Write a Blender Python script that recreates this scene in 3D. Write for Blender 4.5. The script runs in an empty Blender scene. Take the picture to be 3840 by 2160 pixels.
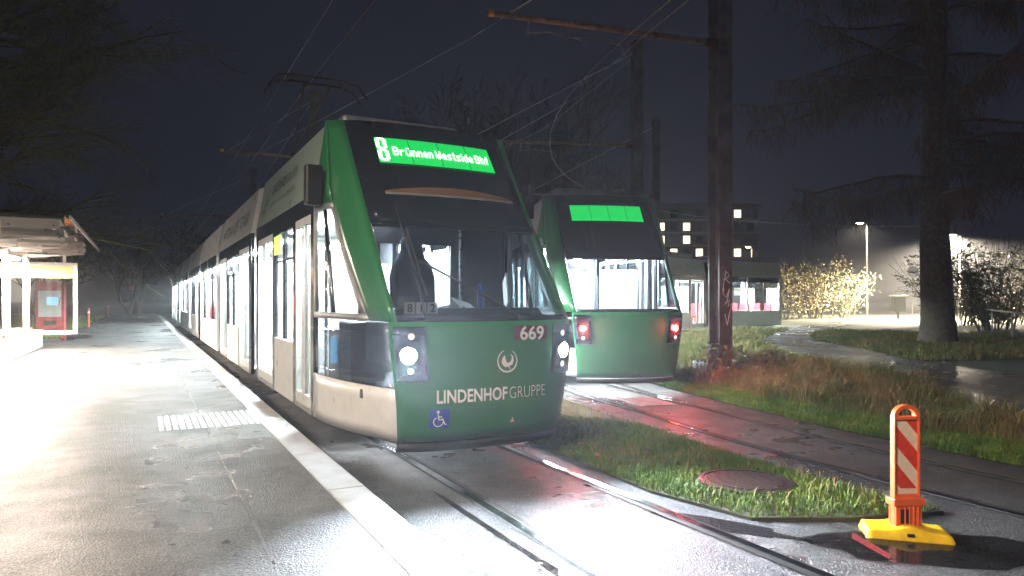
import bpy, math, random
import numpy as np
from mathutils import Vector, Matrix, noise as mnoise
R = math.radians
random.seed(7); rng = np.random.default_rng(7)
S = bpy.context.scene
COL = S.collection

# ------------------------------------------------------------------ camera, sky, exposure
CAMH = 1.49
cd = bpy.data.cameras.new('camera'); cam = bpy.data.objects.new('camera', cd); COL.objects.link(cam)
cam.location = (0, 0, CAMH); cam.rotation_euler = (R(90), 0, 0)
cd.lens = 24; cd.sensor_width = 36; cd.shift_y = 47/3840; cd.clip_start = .05; cd.clip_end = 2000
S.camera = cam

W = bpy.data.worlds.new('World'); S.world = W; W.use_nodes = True
nt = W.node_tree; nt.nodes.clear()
wo = nt.nodes.new('ShaderNodeOutputWorld'); bg = nt.nodes.new('ShaderNodeBackground')
sky = nt.nodes.new('ShaderNodeTexSky'); sky.sky_type = 'NISHITA'; sky.sun_disc = False
sky.sun_elevation = R(-4); sky.sun_rotation = R(150); sky.dust_density = 2
flat = nt.nodes.new('ShaderNodeMix'); flat.data_type = 'RGBA'; flat.inputs[0].default_value = .93
flat.inputs[7].default_value = (.10, .11, .20, 1)      # town glow under low cloud
nt.links.new(sky.outputs[0], flat.inputs[6]); nt.links.new(flat.outputs[2], bg.inputs[0])
bg.inputs[1].default_value = .1
nt.links.new(bg.outputs[0], wo.inputs[0])

S.view_settings.view_transform = 'Standard'; S.view_settings.look = 'None'
S.view_settings.exposure = 0; S.view_settings.gamma = 1
S.render.engine = 'CYCLES'
S.cycles.use_denoising = True; S.cycles.max_bounces = 6; S.cycles.transparent_max_bounces = 24
S.cycles.sample_clamp_indirect = 6; S.cycles.use_light_tree = True; S.cycles.caustics_reflective = False
S.cycles.caustics_refractive = False; S.cycles.blur_glossy = .5

# ------------------------------------------------------------------ materials
MATS = {}
def mat(name, col=(.5,.5,.5), rough=.5, metal=0, emit=None, estr=0, bump=0, bscale=60, var=0, vscale=6, coat=0, col2=None, spec=.5):
    if name in MATS: return MATS[name]
    m = bpy.data.materials.new(name); m.use_nodes = True; n = m.node_tree; b = n.nodes['Principled BSDF']
    b.inputs['Base Color'].default_value = (*col, 1); b.inputs['Roughness'].default_value = rough
    b.inputs['Metallic'].default_value = metal; b.inputs['Coat Weight'].default_value = coat; b.inputs['Coat Roughness'].default_value = .08
    b.inputs['Specular IOR Level'].default_value = spec
    tc = n.nodes.new('ShaderNodeTexCoord')
    if var or col2:
        nz = n.nodes.new('ShaderNodeTexNoise'); nz.inputs['Scale'].default_value = vscale; nz.inputs['Detail'].default_value = 6
        n.links.new(tc.outputs['Object'], nz.inputs['Vector'])
        cr = n.nodes.new('ShaderNodeValToRGB'); cr.color_ramp.elements[0].position = .35; cr.color_ramp.elements[1].position = .65
        c2 = col2 or tuple(min(1, c*(1+var)) for c in col); c1 = col if col2 else tuple(c*(1-var) for c in col)
        cr.color_ramp.elements[0].color = (*c1, 1); cr.color_ramp.elements[1].color = (*c2, 1)
        n.links.new(nz.outputs['Fac'], cr.inputs[0]); n.links.new(cr.outputs[0], b.inputs['Base Color'])
        mr = n.nodes.new('ShaderNodeMapRange'); mr.inputs['To Min'].default_value = max(.02, rough-.12); mr.inputs['To Max'].default_value = min(1, rough+.15)
        n.links.new(nz.outputs['Fac'], mr.inputs['Value']); n.links.new(mr.outputs[0], b.inputs['Roughness'])
    if bump:
        bz = n.nodes.new('ShaderNodeTexNoise'); bz.inputs['Scale'].default_value = bscale; bz.inputs['Detail'].default_value = 4
        n.links.new(tc.outputs['Object'], bz.inputs['Vector'])
        bp = n.nodes.new('ShaderNodeBump'); bp.inputs['Strength'].default_value = bump; bp.inputs['Distance'].default_value = .01
        n.links.new(bz.outputs['Fac'], bp.inputs['Height']); n.links.new(bp.outputs[0], b.inputs['Normal'])
    if emit:
        b.inputs['Emission Color'].default_value = (*emit, 1); b.inputs['Emission Strength'].default_value = estr
    MATS[name] = m; return m

def glass(name, tint=(.9,.95,.95), refl=.12, rough=.02):
    if name in MATS: return MATS[name]
    m = bpy.data.materials.new(name); m.use_nodes = True; n = m.node_tree; n.nodes.clear()
    o = n.nodes.new('ShaderNodeOutputMaterial'); mx = n.nodes.new('ShaderNodeMixShader')
    t = n.nodes.new('ShaderNodeBsdfTransparent'); t.inputs[0].default_value = (*tint, 1)
    g = n.nodes.new('ShaderNodeBsdfGlossy'); g.inputs['Roughness'].default_value = rough; g.inputs['Color'].default_value = (.9,.9,.9,1)
    lw = n.nodes.new('ShaderNodeLayerWeight'); lw.inputs[0].default_value = .5      # thin pane: the same from both sides
    pw = n.nodes.new('ShaderNodeMath'); pw.operation = 'POWER'; pw.inputs[1].default_value = 5
    ad = n.nodes.new('ShaderNodeMath'); ad.operation = 'MULTIPLY_ADD'; ad.use_clamp = True; ad.inputs[1].default_value = .55; ad.inputs[2].default_value = refl*.5
    n.links.new(lw.outputs['Facing'], pw.inputs[0]); n.links.new(pw.outputs[0], ad.inputs[0]); n.links.new(ad.outputs[0], mx.inputs[0])
    n.links.new(t.outputs[0], mx.inputs[1]); n.links.new(g.outputs[0], mx.inputs[2]); n.links.new(mx.outputs[0], o.inputs[0])
    MATS[name] = m; return m

def asphalt(name, c1, c2, wet=.5, rbase=.3):
    m = bpy.data.materials.new(name); m.use_nodes = True; n = m.node_tree; b = n.nodes['Principled BSDF']; L = n.links.new
    tc = n.nodes.new('ShaderNodeTexCoord')
    def noise(sc, det=5):
        z = n.nodes.new('ShaderNodeTexNoise'); z.inputs['Scale'].default_value = sc; z.inputs['Detail'].default_value = det
        L(tc.outputs['Object'], z.inputs['Vector']); return z
    fine = n.nodes.new('ShaderNodeTexVoronoi'); fine.inputs['Scale'].default_value = 66; L(tc.outputs['Object'], fine.inputs['Vector'])
    grit = noise(110, 4); big = noise(.55, 6); med = noise(3.5, 5)
    cr = n.nodes.new('ShaderNodeValToRGB'); cr.color_ramp.elements[0].color = (*c1,1); cr.color_ramp.elements[1].color = (*c2,1)
    cr.color_ramp.elements[0].position = .3; cr.color_ramp.elements[1].position = .75
    mixv = n.nodes.new('ShaderNodeMath'); mixv.operation = 'MULTIPLY_ADD'; mixv.inputs[1].default_value = .45
    L(grit.outputs['Fac'], mixv.inputs[0])
    m2 = n.nodes.new('ShaderNodeMath'); m2.operation = 'MULTIPLY'; m2.inputs[1].default_value = .55; L(med.outputs['Fac'], m2.inputs[0]); L(m2.outputs[0], mixv.inputs[2])
    glint_chip = n.nodes.new('ShaderNodeTexVoronoi'); glint_chip.inputs['Scale'].default_value = 110; L(tc.outputs['Object'], glint_chip.inputs['Vector'])
    sep = n.nodes.new('ShaderNodeSeparateColor'); L(glint_chip.outputs['Color'], sep.inputs[0])
    cm = n.nodes.new('ShaderNodeMapRange'); cm.inputs['From Min'].default_value = .55; cm.inputs['From Max'].default_value = 1; L(sep.outputs[0], cm.inputs['Value'])
    cmx = n.nodes.new('ShaderNodeMix'); cmx.data_type = 'RGBA'; cmx.inputs[7].default_value = (.13,.125,.12,1); L(cm.outputs[0], cmx.inputs[0])  # pale stone flecks; wet sparkle painted into the base colour
    L(mixv.outputs[0], cr.inputs[0]); L(cr.outputs[0], cmx.inputs[6]); L(cmx.outputs[2], b.inputs['Base Color'])
    # standing water in shallow hollows: smoother and flatter there
    pr = n.nodes.new('ShaderNodeMapRange'); pr.inputs['From Min'].default_value = .60-.28*wet; pr.inputs['From Max'].default_value = .80-.22*wet
    sm = n.nodes.new('ShaderNodeMath'); sm.operation = 'MULTIPLY_ADD'; sm.inputs[1].default_value = .3; L(med.outputs['Fac'], sm.inputs[0])
    s2 = n.nodes.new('ShaderNodeMath'); s2.operation = 'MULTIPLY'; s2.inputs[1].default_value = .75; L(big.outputs['Fac'], s2.inputs[0]); L(s2.outputs[0], sm.inputs[2])
    L(sm.outputs[0], pr.inputs['Value'])
    rr = n.nodes.new('ShaderNodeMapRange'); rr.inputs['To Min'].default_value = rbase+.2; rr.inputs['To Max'].default_value = rbase-.1
    L(pr.outputs[0], rr.inputs['Value']); L(rr.outputs[0], b.inputs['Roughness'])
    bs = n.nodes.new('ShaderNodeMapRange'); bs.inputs['To Min'].default_value = 1; bs.inputs['To Max'].default_value = .7
    L(pr.outputs[0], bs.inputs['Value'])
    bp = n.nodes.new('ShaderNodeBump'); bp.inputs['Distance'].default_value = .022; L(bs.outputs[0], bp.inputs['Strength'])
    ha = n.nodes.new('ShaderNodeMath'); ha.operation = 'MULTIPLY_ADD'; ha.inputs[1].default_value = .5
    L(fine.outputs['Distance'], ha.inputs[0]); L(grit.outputs['Fac'], ha.inputs[2]); L(ha.outputs[0], bp.inputs['Height']); L(bp.outputs[0], b.inputs['Normal'])
    b.inputs['Specular IOR Level'].default_value = .55
    MATS[name] = m; return m

asphalt('wet_asphalt', (.014,.014,.016), (.05,.048,.047), .55, .27)
asphalt('platform_asphalt', (.012,.012,.013), (.06,.057,.055), .5, .28)
asphalt('path_asphalt', (.03,.028,.026), (.1,.09,.08), .6, .2)
mat('paint_white', (.78,.79,.78), .3, var=.05, coat=.3)
mat('paint_green', (.02,.155,.048), .3, bump=.015, bscale=3, coat=.4)
mat('paint_palegreen', (.36,.47,.40), .3, var=.06, vscale=2, coat=.3)
mat('paint_black', (.006,.006,.008), .12, coat=.5)
mat('rubber', (.015,.015,.016), .6, bump=.2)
mat('bellows', (.02,.02,.022), .65)
mat('dark_plastic', (.012,.012,.014), .45, bump=.1, bscale=200)
mat('seat_fabric', (.02,.025,.045), .85, bump=.3, bscale=300)
mat('seat_red', (.35,.02,.03), .5)
mat('inner_white', (.75,.75,.73), .5, var=.04)
mat('inner_floor', (.12,.12,.13), .6)
mat('visor_brown', (.16,.085,.05), .6)
mat('steel', (.55,.55,.56), .28, 1, var=.15, vscale=20)
mat('rail_head', (.62,.63,.66), .16, 1, var=.2, vscale=9)
mat('rail_side', (.06,.045,.038), .55, .6, var=.4, vscale=30)
mat('groove', (.008,.007,.006), .7)
mat('galvanised', (.34,.35,.36), .5, .6, var=.2, vscale=5, bump=.1)
mat('pole_steel', (.14,.125,.11), .6, .35, var=.3, vscale=3, bump=.15)
mat('arm_steel', (.3,.22,.15), .55, .5, var=.35, vscale=12)
mat('yellow_cap', (.75,.45,.02), .4)
mat('insulator', (.05,.02,.015), .35)
mat('wire', (.6,.56,.5), .3, .8)
mat('letter_black', (.03,.035,.035), .5)
mat('strip_white', (.62,.62,.6), .5, var=.2, vscale=9)
mat('letter_grey', (.16,.18,.17), .5)
mat('letter_white', (.85,.84,.82), .5)
mat('logo_green', (.02,.28,.1), .5)
mat('badge_blue', (.02,.06,.4), .4)
mat('plate_maroon', (.1,.015,.03), .4)
mat('plate_peach', (.8,.55,.42), .5)
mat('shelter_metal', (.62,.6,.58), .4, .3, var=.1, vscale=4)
mat('shelter_metal_shaded', (.3,.29,.29), .4, .3, var=.1, vscale=4)  # darker copy of the slat metal, paints shading lines between slats
mat('soffit_board', (.6,.5,.42), .55)
mat('frame_white', (.85,.84,.82), .4, var=.05)
mat('concrete', (.36,.35,.33), .75, var=.2, vscale=6, bump=.4, bscale=40)
mat('kerb_stone', (.42,.42,.41), .5, var=.14, vscale=5, bump=.5, bscale=70)
mat('wood', (.38,.22,.11), .55, var=.3, vscale=14)
mat('machine_red', (.55,.02,.035), .35, var=.1)
mat('poster_orange', (.75,.33,.12), .5)
mat('poster_paper', (.8,.8,.78), .6)
mat('column_grey', (.3,.3,.31), .4, .4, var=.1)
mat('cast_iron', (.05,.028,.024), .4, .6, var=.3, vscale=25, bump=.3)
mat('delin_orange', (.75,.13,.03), .42, var=.12, vscale=20)
mat('delin_red', (.68,.045,.012), .35, var=.1, vscale=30)
mat('delin_white', (.82,.66,.52), .4, var=.08, vscale=25)
mat('base_yellow', (.78,.5,.015), .35, var=.12, vscale=16)
mat('red_paint', (.28,.012,.02), .45, col2=(.06,.02,.02), vscale=34)
mat('post_red', (.62,.09,.05), .5)
mat('bark', (.085,.07,.05), .85, col2=(.16,.13,.08), vscale=9, bump=.9, bscale=18)
mat('bark_moss', (.06,.05,.03), .85, col2=(.12,.14,.035), vscale=5, bump=.6, bscale=30)
mat('twig_dark', (.03,.026,.022), .9, var=.3)
mat('larch_twig', (.05,.032,.018), .9, col2=(.16,.075,.02), vscale=3)
mat('needle_dark', (.012,.02,.012), .9, var=.4)
mat('leaf_yellow', (.16,.15,.03), .6, col2=(.34,.26,.07), vscale=8)
mat('leaf_green', (.045,.07,.02), .6, col2=(.11,.13,.04), vscale=8)
mat('leaf_dark', (.02,.014,.01), .5)
mat('leaf_dead', (.3,.1,.035), .6, col2=(.2,.08,.04), vscale=20)
mat('grass_green', (.05,.12,.01), .75, col2=(.13,.19,.02), vscale=3.2, spec=.25)
mat('grass_mixed', (.06,.115,.015), .75, col2=(.27,.19,.075), vscale=1.4, spec=.25)
mat('soil', (.035,.03,.018), .85, col2=(.05,.06,.02), vscale=5, bump=.6, bscale=30)
mat('night_meadow', (.03,.045,.015), .9, col2=(.05,.05,.02), vscale=.3)
mat('facade', (.3,.29,.27), .8, var=.1, vscale=.5)
mat('facade_dark', (.1,.1,.1), .6)
mat('bin_grey', (.05,.06,.065), .4, .4)
mat('sign_back', (.06,.08,.16), .5, .4)
mat('water', (.004,.004,.004), .03)
glass('water_film', (.42,.40,.40), .06, .015); glass('tram_glass', (.82,.88,.88), .1); glass('windscreen_glass', (.6,.66,.7), .07); glass('clear_glass', (.93,.95,.95), .08)
mat('black_glass', (.004,.004,.006), .05)
mat('tram_light', (1,1,1), .5, emit=(.93,.97,1), estr=620)
mat('cab_light', (1,1,1), .5, emit=(1,.97,.93), estr=26)
mat('headlight', (1,1,1), .3, emit=(.85,.94,1), estr=260)
mat('lamp_dim', (.5,.5,.5), .2, emit=(1,.9,.75), estr=.6)
mat('tail_red', (.6,.02,.02), .3, emit=(1,.03,.02), estr=70)
mat('display_green', (.01,.2,.05), .4, emit=(.0,.74,.11), estr=.85)
mat('display_dot', (1,1,1), .4, emit=(.95,1,.88), estr=2)
mat('side_display', (.2,.4,.02), .4, emit=(.5,.95,.03), estr=1.6)
mat('shelter_lamp', (1,1,1), .3, emit=(1,.86,.7), estr=120)
mat('street_lamp_glow', (1,1,1), .3, emit=(1,.82,.58), estr=260)
mat('window_lit', (.8,.7,.5), .5, emit=(1,.86,.6), estr=2.2)
mat('screen', (.1,.2,.3), .3, emit=(.25,.6,.9), estr=1.2)

# ------------------------------------------------------------------ helpers
def put(o, parent=None):
    COL.objects.link(o)
    if parent is not None: o.parent = parent
    return o
def tag(o, label=None, cat=None, group=None, kind=None):
    if label: o['label'] = label
    if cat: o['category'] = cat
    if group: o['group'] = group
    if kind: o['kind'] = kind
    return o
def empty(name, loc, label, cat, rz=0, group=None):
    o = bpy.data.objects.new(name, None); o.empty_display_size = .2
    put(o); o.location = loc; o.rotation_euler = (0,0,rz); return tag(o, label, cat, group)

class MB:
    def __init__(s, M=None): s.v = []; s.f = []; s.M = M
    def add(s, vs, fs):
        k = len(s.v)
        if s.M is not None: vs = [tuple(s.M @ Vector(p)) for p in vs]
        s.v += [tuple(p) for p in vs]; s.f += [tuple(k+i for i in f) for f in fs]; return s
    def box(s, x0,x1,y0,y1,z0,z1):
        v = [(x0,y0,z0),(x1,y0,z0),(x1,y1,z0),(x0,y1,z0),(x0,y0,z1),(x1,y0,z1),(x1,y1,z1),(x0,y1,z1)]
        return s.add(v, [(0,3,2,1),(4,5,6,7),(0,1,5,4),(1,2,6,5),(2,3,7,6),(3,0,4,7)])
    def bar(s, a, b, w, h, up=(0,0,1)):
        a = Vector(a); b = Vector(b); d = (b-a).normalized(); u = Vector(up)
        if abs(d.dot(u)) > .98: u = Vector((1,0,0))
        r = d.cross(u).normalized(); u = r.cross(d); v = []
        for p in (a, b):
            for i,j in ((-1,-1),(1,-1),(1,1),(-1,1)): v.append(p + r*(i*w/2) + u*(j*h/2))
        return s.add(v, [(3,2,1,0),(4,5,6,7),(0,1,5,4),(1,2,6,5),(2,3,7,6),(3,0,4,7)])
    def tube(s, pts, r, n=6, cap=True):
        pts = [Vector(p) for p in pts]; rs = r if hasattr(r, '__len__') else [r]*len(pts); vs = []; fs = []
        t0 = (pts[1]-pts[0]).normalized(); up = Vector((0,0,1)) if abs(t0.z) < .9 else Vector((1,0,0))
        for i, p in enumerate(pts):
            t = (pts[min(i+1,len(pts)-1)] - pts[max(i-1,0)])
            t = t.normalized() if t.length > 1e-9 else t0
            x = t.cross(up)
            if x.length < 1e-4: x = t.cross(Vector((0,1,0)))
            x.normalize(); y = x.cross(t)
            for k in range(n):
                a = 2*math.pi*k/n; vs.append(p + (x*math.cos(a) + y*math.sin(a))*rs[i])
        for i in range(len(pts)-1):
            for k in range(n):
                a = i*n+k; b = i*n+(k+1)%n; fs.append((a,b,b+n,a+n))
        if cap: fs.append(tuple(range(n))[::-1]); fs.append(tuple(range((len(pts)-1)*n, len(pts)*n)))
        return s.add(vs, fs)
    def lathe(s, prof, n=20, c=(0,0,0)):
        vs = []; fs = []
        for r, z in prof:
            for k in range(n):
                a = 2*math.pi*k/n; vs.append((c[0]+r*math.cos(a), c[1]+r*math.sin(a), c[2]+z))
        for i in range(len(prof)-1):
            for k in range(n):
                a = i*n+k; b = i*n+(k+1)%n; fs.append((a,b,b+n,a+n))
        fs.append(tuple(range(n))[::-1]); fs.append(tuple(range((len(prof)-1)*n, len(prof)*n)))
        return s.add(vs, fs)
    def prism(s, poly, lo, hi, axis='x'):
        # poly: list of 2-tuples; extruded along axis
        def P(q, t):
            return {'x': (t,q[0],q[1]), 'y': (q[0],t,q[1]), 'z': (q[0],q[1],t)}[axis]
        n = len(poly); v = [P(q,lo) for q in poly] + [P(q,hi) for q in poly]
        f = [tuple(range(n))[::-1], tuple(range(n,2*n))] + [(i,(i+1)%n,(i+1)%n+n,i+n) for i in range(n)]
        return s.add(v, f)
    def grid(s, fn, nu, nv):
        v = [fn(i/nu, j/nv) for j in range(nv+1) for i in range(nu+1)]
        f = [(j*(nu+1)+i, j*(nu+1)+i+1, (j+1)*(nu+1)+i+1, (j+1)*(nu+1)+i) for j in range(nv) for i in range(nu)]
        return s.add(v, f)
    def build(s, name, m, parent=None, smooth=False, bevel=0, solid=0, fix=True):
        me = bpy.data.meshes.new(name); me.from_pydata(s.v, [], s.f); me.update()
        if fix:
            import bmesh
            b = bmesh.new(); b.from_mesh(me); bmesh.ops.recalc_face_normals(b, faces=b.faces); b.to_mesh(me); b.free()
        me.materials.append(MATS[m])
        if smooth:
            me.polygons.foreach_set('use_smooth', [True]*len(me.polygons))
        o = bpy.data.objects.new(name, me); put(o, parent)
        if bevel:
            d = o.modifiers.new('bevel','BEVEL'); d.width = bevel; d.segments = 2; d.limit_method = 'ANGLE'; d.angle_limit = R(40)
        if solid:
            d = o.modifiers.new('solid','SOLIDIFY'); d.thickness = solid; d.offset = -1
        return o

def text_geo(txt, size, offset=0, align='LEFT', shear=0, space=1):
    c = bpy.data.curves.new('t','FONT'); c.body = txt; c.size = size; c.offset = offset; c.align_x = align; c.shear = shear; c.space_character = space
    c.resolution_u = 3
    o = bpy.data.objects.new('t', c); COL.objects.link(o)
    dg = bpy.context.evaluated_depsgraph_get(); me = bpy.data.meshes.new_from_object(o.evaluated_get(dg))
    v = [tuple(p.co) for p in me.vertices]; f = [tuple(p.vertices) for p in me.polygons]
    bpy.data.objects.remove(o); bpy.data.curves.remove(c); bpy.data.meshes.remove(me)
    return v, f

GL = {'B':'11110 10001 10001 11110 10001 10001 11110','r':'0000 0000 1011 1100 1000 1000 1000','u':'01010 00000 10001 10001 10001 10011 01101',
 'n':'0000 0000 1110 1001 1001 1001 1001','e':'0000 0000 0110 1001 1111 1000 0111','W':'10001 10001 10001 10101 10101 10101 01010',
 's':'0000 0000 0111 1000 0110 0001 1110','t':'010 010 111 010 010 010 011','i':'1 0 1 1 1 1 1','d':'0001 0001 0111 1001 1001 1001 0111',
 'h':'1000 1000 1110 1001 1001 1001 1001','f':'011 010 111 010 010 010 010',' ':'00 00 00 00 00 00 00',
 '8':'011110 110011 110011 110011 110011 110011 011110 011110 110011 110011 110011 110011 110011 011110'}
def dots(txt, pw, ph, fat=1.06):
    v = []; f = []; x = 0
    for ch in txt:
        rows = GL[ch].split(); n = len(rows)
        for j, row in enumerate(rows):
            for i, b in enumerate(row):
                if b == '1':
                    k = len(v); x0 = (x+i)*pw; y0 = (n-1-j)*ph
                    v += [(x0,y0),(x0+pw*fat,y0),(x0+pw*fat,y0+ph),(x0,y0+ph)]; f.append((k,k+1,k+2,k+3))
        x += len(rows[0]) + 1.3
    return v, f, x*pw

def light(name, kind, loc, energy, color, parent=None, size=.1, rot=None, spot=None, blend=.5):
    l = bpy.data.lights.new(name, kind); l.energy = energy; l.color = color
    if kind == 'AREA': l.size = size
    else: l.shadow_soft_size = size
    if spot: l.spot_size = spot; l.spot_blend = blend
    o = bpy.data.objects.new(name, l); put(o, parent); o.location = loc
    if rot is not None: o.rotation_euler = rot
    return o

# frames: track 1 runs from P0 along U, platform side is V
P0 = Vector((.015, 5.67, 0)); TH = math.atan2(.8797, -.4756)
U = Vector((math.cos(TH), math.sin(TH), 0)); V = Vector((-U.y, U.x, 0))
def W1(u, v, z=0): return P0 + U*u + V*v + Vector((0,0,z))
LC = Vector((22, 16.4, 0))
def loopR(phi):
    y = LC.y + 21*math.sin(phi); return 21.02 + .36*max(0, min(1.6, (10-y)/5))
def LP(phi, dr=0, z=0):
    r = loopR(phi) + dr; return Vector((LC.x + r*math.cos(phi), LC.y + r*math.sin(phi), z))
def field_z(x, y):
    d = 20.0 + (loopR(math.atan2(y-LC.y, x-LC.x)) - 21.02) - math.hypot(x-LC.x, y-LC.y)
    t = max(0, min(1, d/2.2)); return .03 + .27*t*t*(3-2*t)
def px(x, y, z=0):
    Z = 2560*(CAMH-z)/(y-1127); return Vector(((x-1920)*Z/2560, Z, z))
def pxZ(x, y, Z): return Vector(((x-1920)*Z/2560, Z, CAMH + (1127-y)*Z/2560))

# ------------------------------------------------------------------ the setting
tag(MB().box(-900,900,-300,1500,-.5,-.05).build('ground','night_meadow'), kind='structure')
# asphalt of the track area (one sheet, cut fine enough for the eye)
tag(MB().add([(-75,-14,0),(9,-14,0),(9,75,0),(-75,75,0)],[(0,1,2,3)]).build('track_roadway','wet_asphalt'), kind='structure')
# platform
pl = [W1(-14,1.56),W1(75,1.56),W1(75,5.3),W1(24,5.3),W1(22,9),W1(-14,9)]
plat = tag(MB().prism([(p.x,p.y) for p in pl], -.2, .14, 'z').build('platform','platform_asphalt'), kind='structure')
u = -13.0; k = 0
LENS = [1.25,1.25,1.25,.55,1.1]
while u < 62:
    L = LENS[k % 5] if -4 < u < 4 else 1.25
    if u > 22: L = 2.5
    b = MB(); b.prism([(1.28,-.15),(1.555,-.15),(1.555,.146),(1.30,.146),(1.28,.13)], u+.006, u+L-.006, 'x')
    M = Matrix.Translation(P0) @ Matrix.Rotation(TH, 4, 'Z')
    b.v = [tuple(M @ Vector(p)) for p in b.v]
    b.build('kerb_stone','kerb_stone', plat, bevel=.008); u += L; k += 1
# seam in the platform surface
sm = MB()
pts = [(-5+i*.25) for i in range(60)]
for a, b in zip(pts[:-1], pts[1:]):
    w = .006 + .006*random.random(); o = .003*math.sin(a*2.1)
    sm.add([W1(a,2.12+o-w,.1435), W1(b,2.12+o-w,.1435), W1(b,2.12+o+w,.1435), W1(a,2.12+o+w,.1435)], [(0,1,2,3)])
tag(sm.build('platform_seam','path_asphalt'), kind='structure')

# rails: polished head, dark groove, flush in the asphalt
def rail(name, pts, parent):
    def ribbon(lat0, lat1, z, nm, m, zb=None):
        b = MB(); L = []; Rr = []
        for i, p in enumerate(pts):
            t = (pts[min(i+1,len(pts)-1)]-pts[max(i-1,0)]).normalized(); n = Vector((-t.y, t.x, 0))
            L.append(p + n*lat0 + Vector((0,0,z))); Rr.append(p + n*lat1 + Vector((0,0,z)))
        k = len(pts)
        vs = L + Rr + [v - Vector((0,0,.05)) for v in L] + [v - Vector((0,0,.05)) for v in Rr]
        fs = []
        for i in range(k-1):
            fs += [(i,i+1,k+i+1,k+i), (i,2*k+i,2*k+i+1,i+1), (k+i,k+i+1,3*k+i+1,3*k+i)]
        b.add(vs, fs); return b.build(nm, m, parent)
    r = ribbon(-.03, .032, .012, name, 'rail_head')
    return r
def track(cname, left, right, label):
    root = empty(cname, left[0], label, 'tram track'); inv = Matrix.Translation(-Vector(left[0]))
    for side, s in ((left, 1), (right, -1)):
        pts = [inv @ p for p in side]
        rail('rail', pts, root)
        # groove and flange on the inner side
        for lo, hi, z, nm, m in ((.032,.072,.0045,'groove','groove'),(.072,.09,.009,'guard_lip','rail_side'),(-.05,-.03,.006,'joint_filler','groove')):
            b = MB(); A = []; B = []
            for i, p in enumerate(pts):
                t = (pts[min(i+1,len(pts)-1)]-pts[max(i-1,0)]).normalized(); n = Vector((-t.y,t.x,0))*(-s)
                A.append(p+n*lo+Vector((0,0,z))); B.append(p+n*hi+Vector((0,0,z)))
            kk = len(pts); b.add(A+B, [(i,i+1,kk+i+1,kk+i) for i in range(kk-1)]); b.build(nm, m, root)
    return root
track('tram_track', [W1(-9+i*2,.53) for i in range(42)], [W1(-9+i*2,-.53) for i in range(42)], 'straight pair of rails along the platform kerb')
PH = [R(a) for a in range(228, 60, -2)]
track('tram_track', [LP(p,.5) for p in PH], [LP(p,-.5) for p in PH], 'curved pair of rails bending round the grass bank')
J = [Vector((2.1,9.35,0)), Vector((1.35,11.4,0)), Vector((.5,13.9,0)), Vector((-.64,17.6,0)), Vector((-3.0,24.5,0)), Vector((-6.2,32,0)), Vector((-12,45,0))]
def offs(pts, d):
    o = []
    for i, p in enumerate(pts):
        t = (pts[min(i+1,len(pts)-1)]-pts[max(i-1,0)]).normalized(); o.append(p+Vector((-t.y,t.x,0))*d)
    return o
track('tram_track', [p+Vector((0,0,.003)) for p in offs(J,.5)], [p+Vector((0,0,.003)) for p in offs(J,-.5)], 'siding rails splitting off the curve towards the dark trees')

# grass island between the tracks
ISL = [(-4.63,16.03),(-2.6,12.5),(-.85,9.47),(.42,6.66),(1.07,5.28),(1.62,4.62),(2.3,4.62),(3.02,4.78),(2.77,5.13),(2.43,5.75),(2.03,6.66),(1.51,8.06),(.66,10.51),(0,13),(-1.2,16.2)]
def in_poly(P, poly):
    x, y = P[:,0], P[:,1]; ins = np.zeros(len(P), bool); n = len(poly)
    for i in range(n):
        x0,y0 = poly[i]; x1,y1 = poly[(i+1)%n]
        if y0 == y1: continue
        c = ((y0 > y) != (y1 > y)) & (x < (x1-x0)*(y-y0)/(y1-y0)+x0); ins ^= c
    return ins
tag(MB().prism(ISL, -.05, .022, 'z').build('grass_island','soil'), kind='structure')
# grass bank inside the loop
b = MB(); NR, NA = 34, 70; vs = []; fs = []
radii = [20.0 - i*.12 for i in range(22)] + [17.2-j*1.4 for j in range(12)]
for r in radii:
    for i in range(NA+1):
        a = R(232 - i*(172/NA)); rr = r + (loopR(a)-21.02)
        x = LC.x+rr*math.cos(a); y = LC.y+rr*math.sin(a)
        vs.append((x,y,field_z(x,y) - (.06 if r == 20.0 else 0) + .02*mnoise.noise(Vector((x*1.3,y*1.3,0)))))
for j in range(len(radii)-1):
    for i in range(NA):
        a = j*(NA+1)+i; fs.append((a,a+1,a+NA+2,a+NA+1))
b.add(vs, fs); tag(b.build('grass_bank','soil',smooth=True), kind='structure')
# far meadow right, level with the top of the bank
tag(MB().add([(12,-12,.27),(400,-12,.27),(400,400,.27),(30,400,.27),(15,44,.27),(12,30,.27)],[(0,1,2,3,4,5)]).build('meadow','night_meadow'), kind='structure')
# footpath on the bank
low = [(3990,1600),(3840,1560),(3500,1470),(3200,1392),(2980,1335),(2880,1295),(2875,1268),(2960,1236),(3110,1206),(3380,1178),(3600,1165)]
upp = [(3990,1445),(3840,1412),(3461,1357),(3240,1310),(3090,1284),(3040,1265),(3060,1248),(3140,1226),(3290,1206),(3480,1190),(3700,1178)]
def smooth_line(L, n=6):
    o = []
    for i in range(len(L)-1):
        p0 = Vector(L[max(i-1,0)]); p1 = Vector(L[i]); p2 = Vector(L[i+1]); p3 = Vector(L[min(i+2,len(L)-1)])
        for k in range(n):
            t = k/n; o.append(.5*((2*p1)+(-p0+p2)*t+(2*p0-5*p1+4*p2-p3)*t*t+(-p0+3*p1-3*p2+p3)*t**3))
    o.append(Vector(L[-1])); return o
la = smooth_line([px(x,y,.315)[:] for x,y in low]); ub = smooth_line([px(x,y,.315)[:] for x,y in upp])
for L in (la, ub):
    for p in L: p.z = .318
kk = len(la); bpth = MB()
ROWS = 5
vs = []
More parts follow.
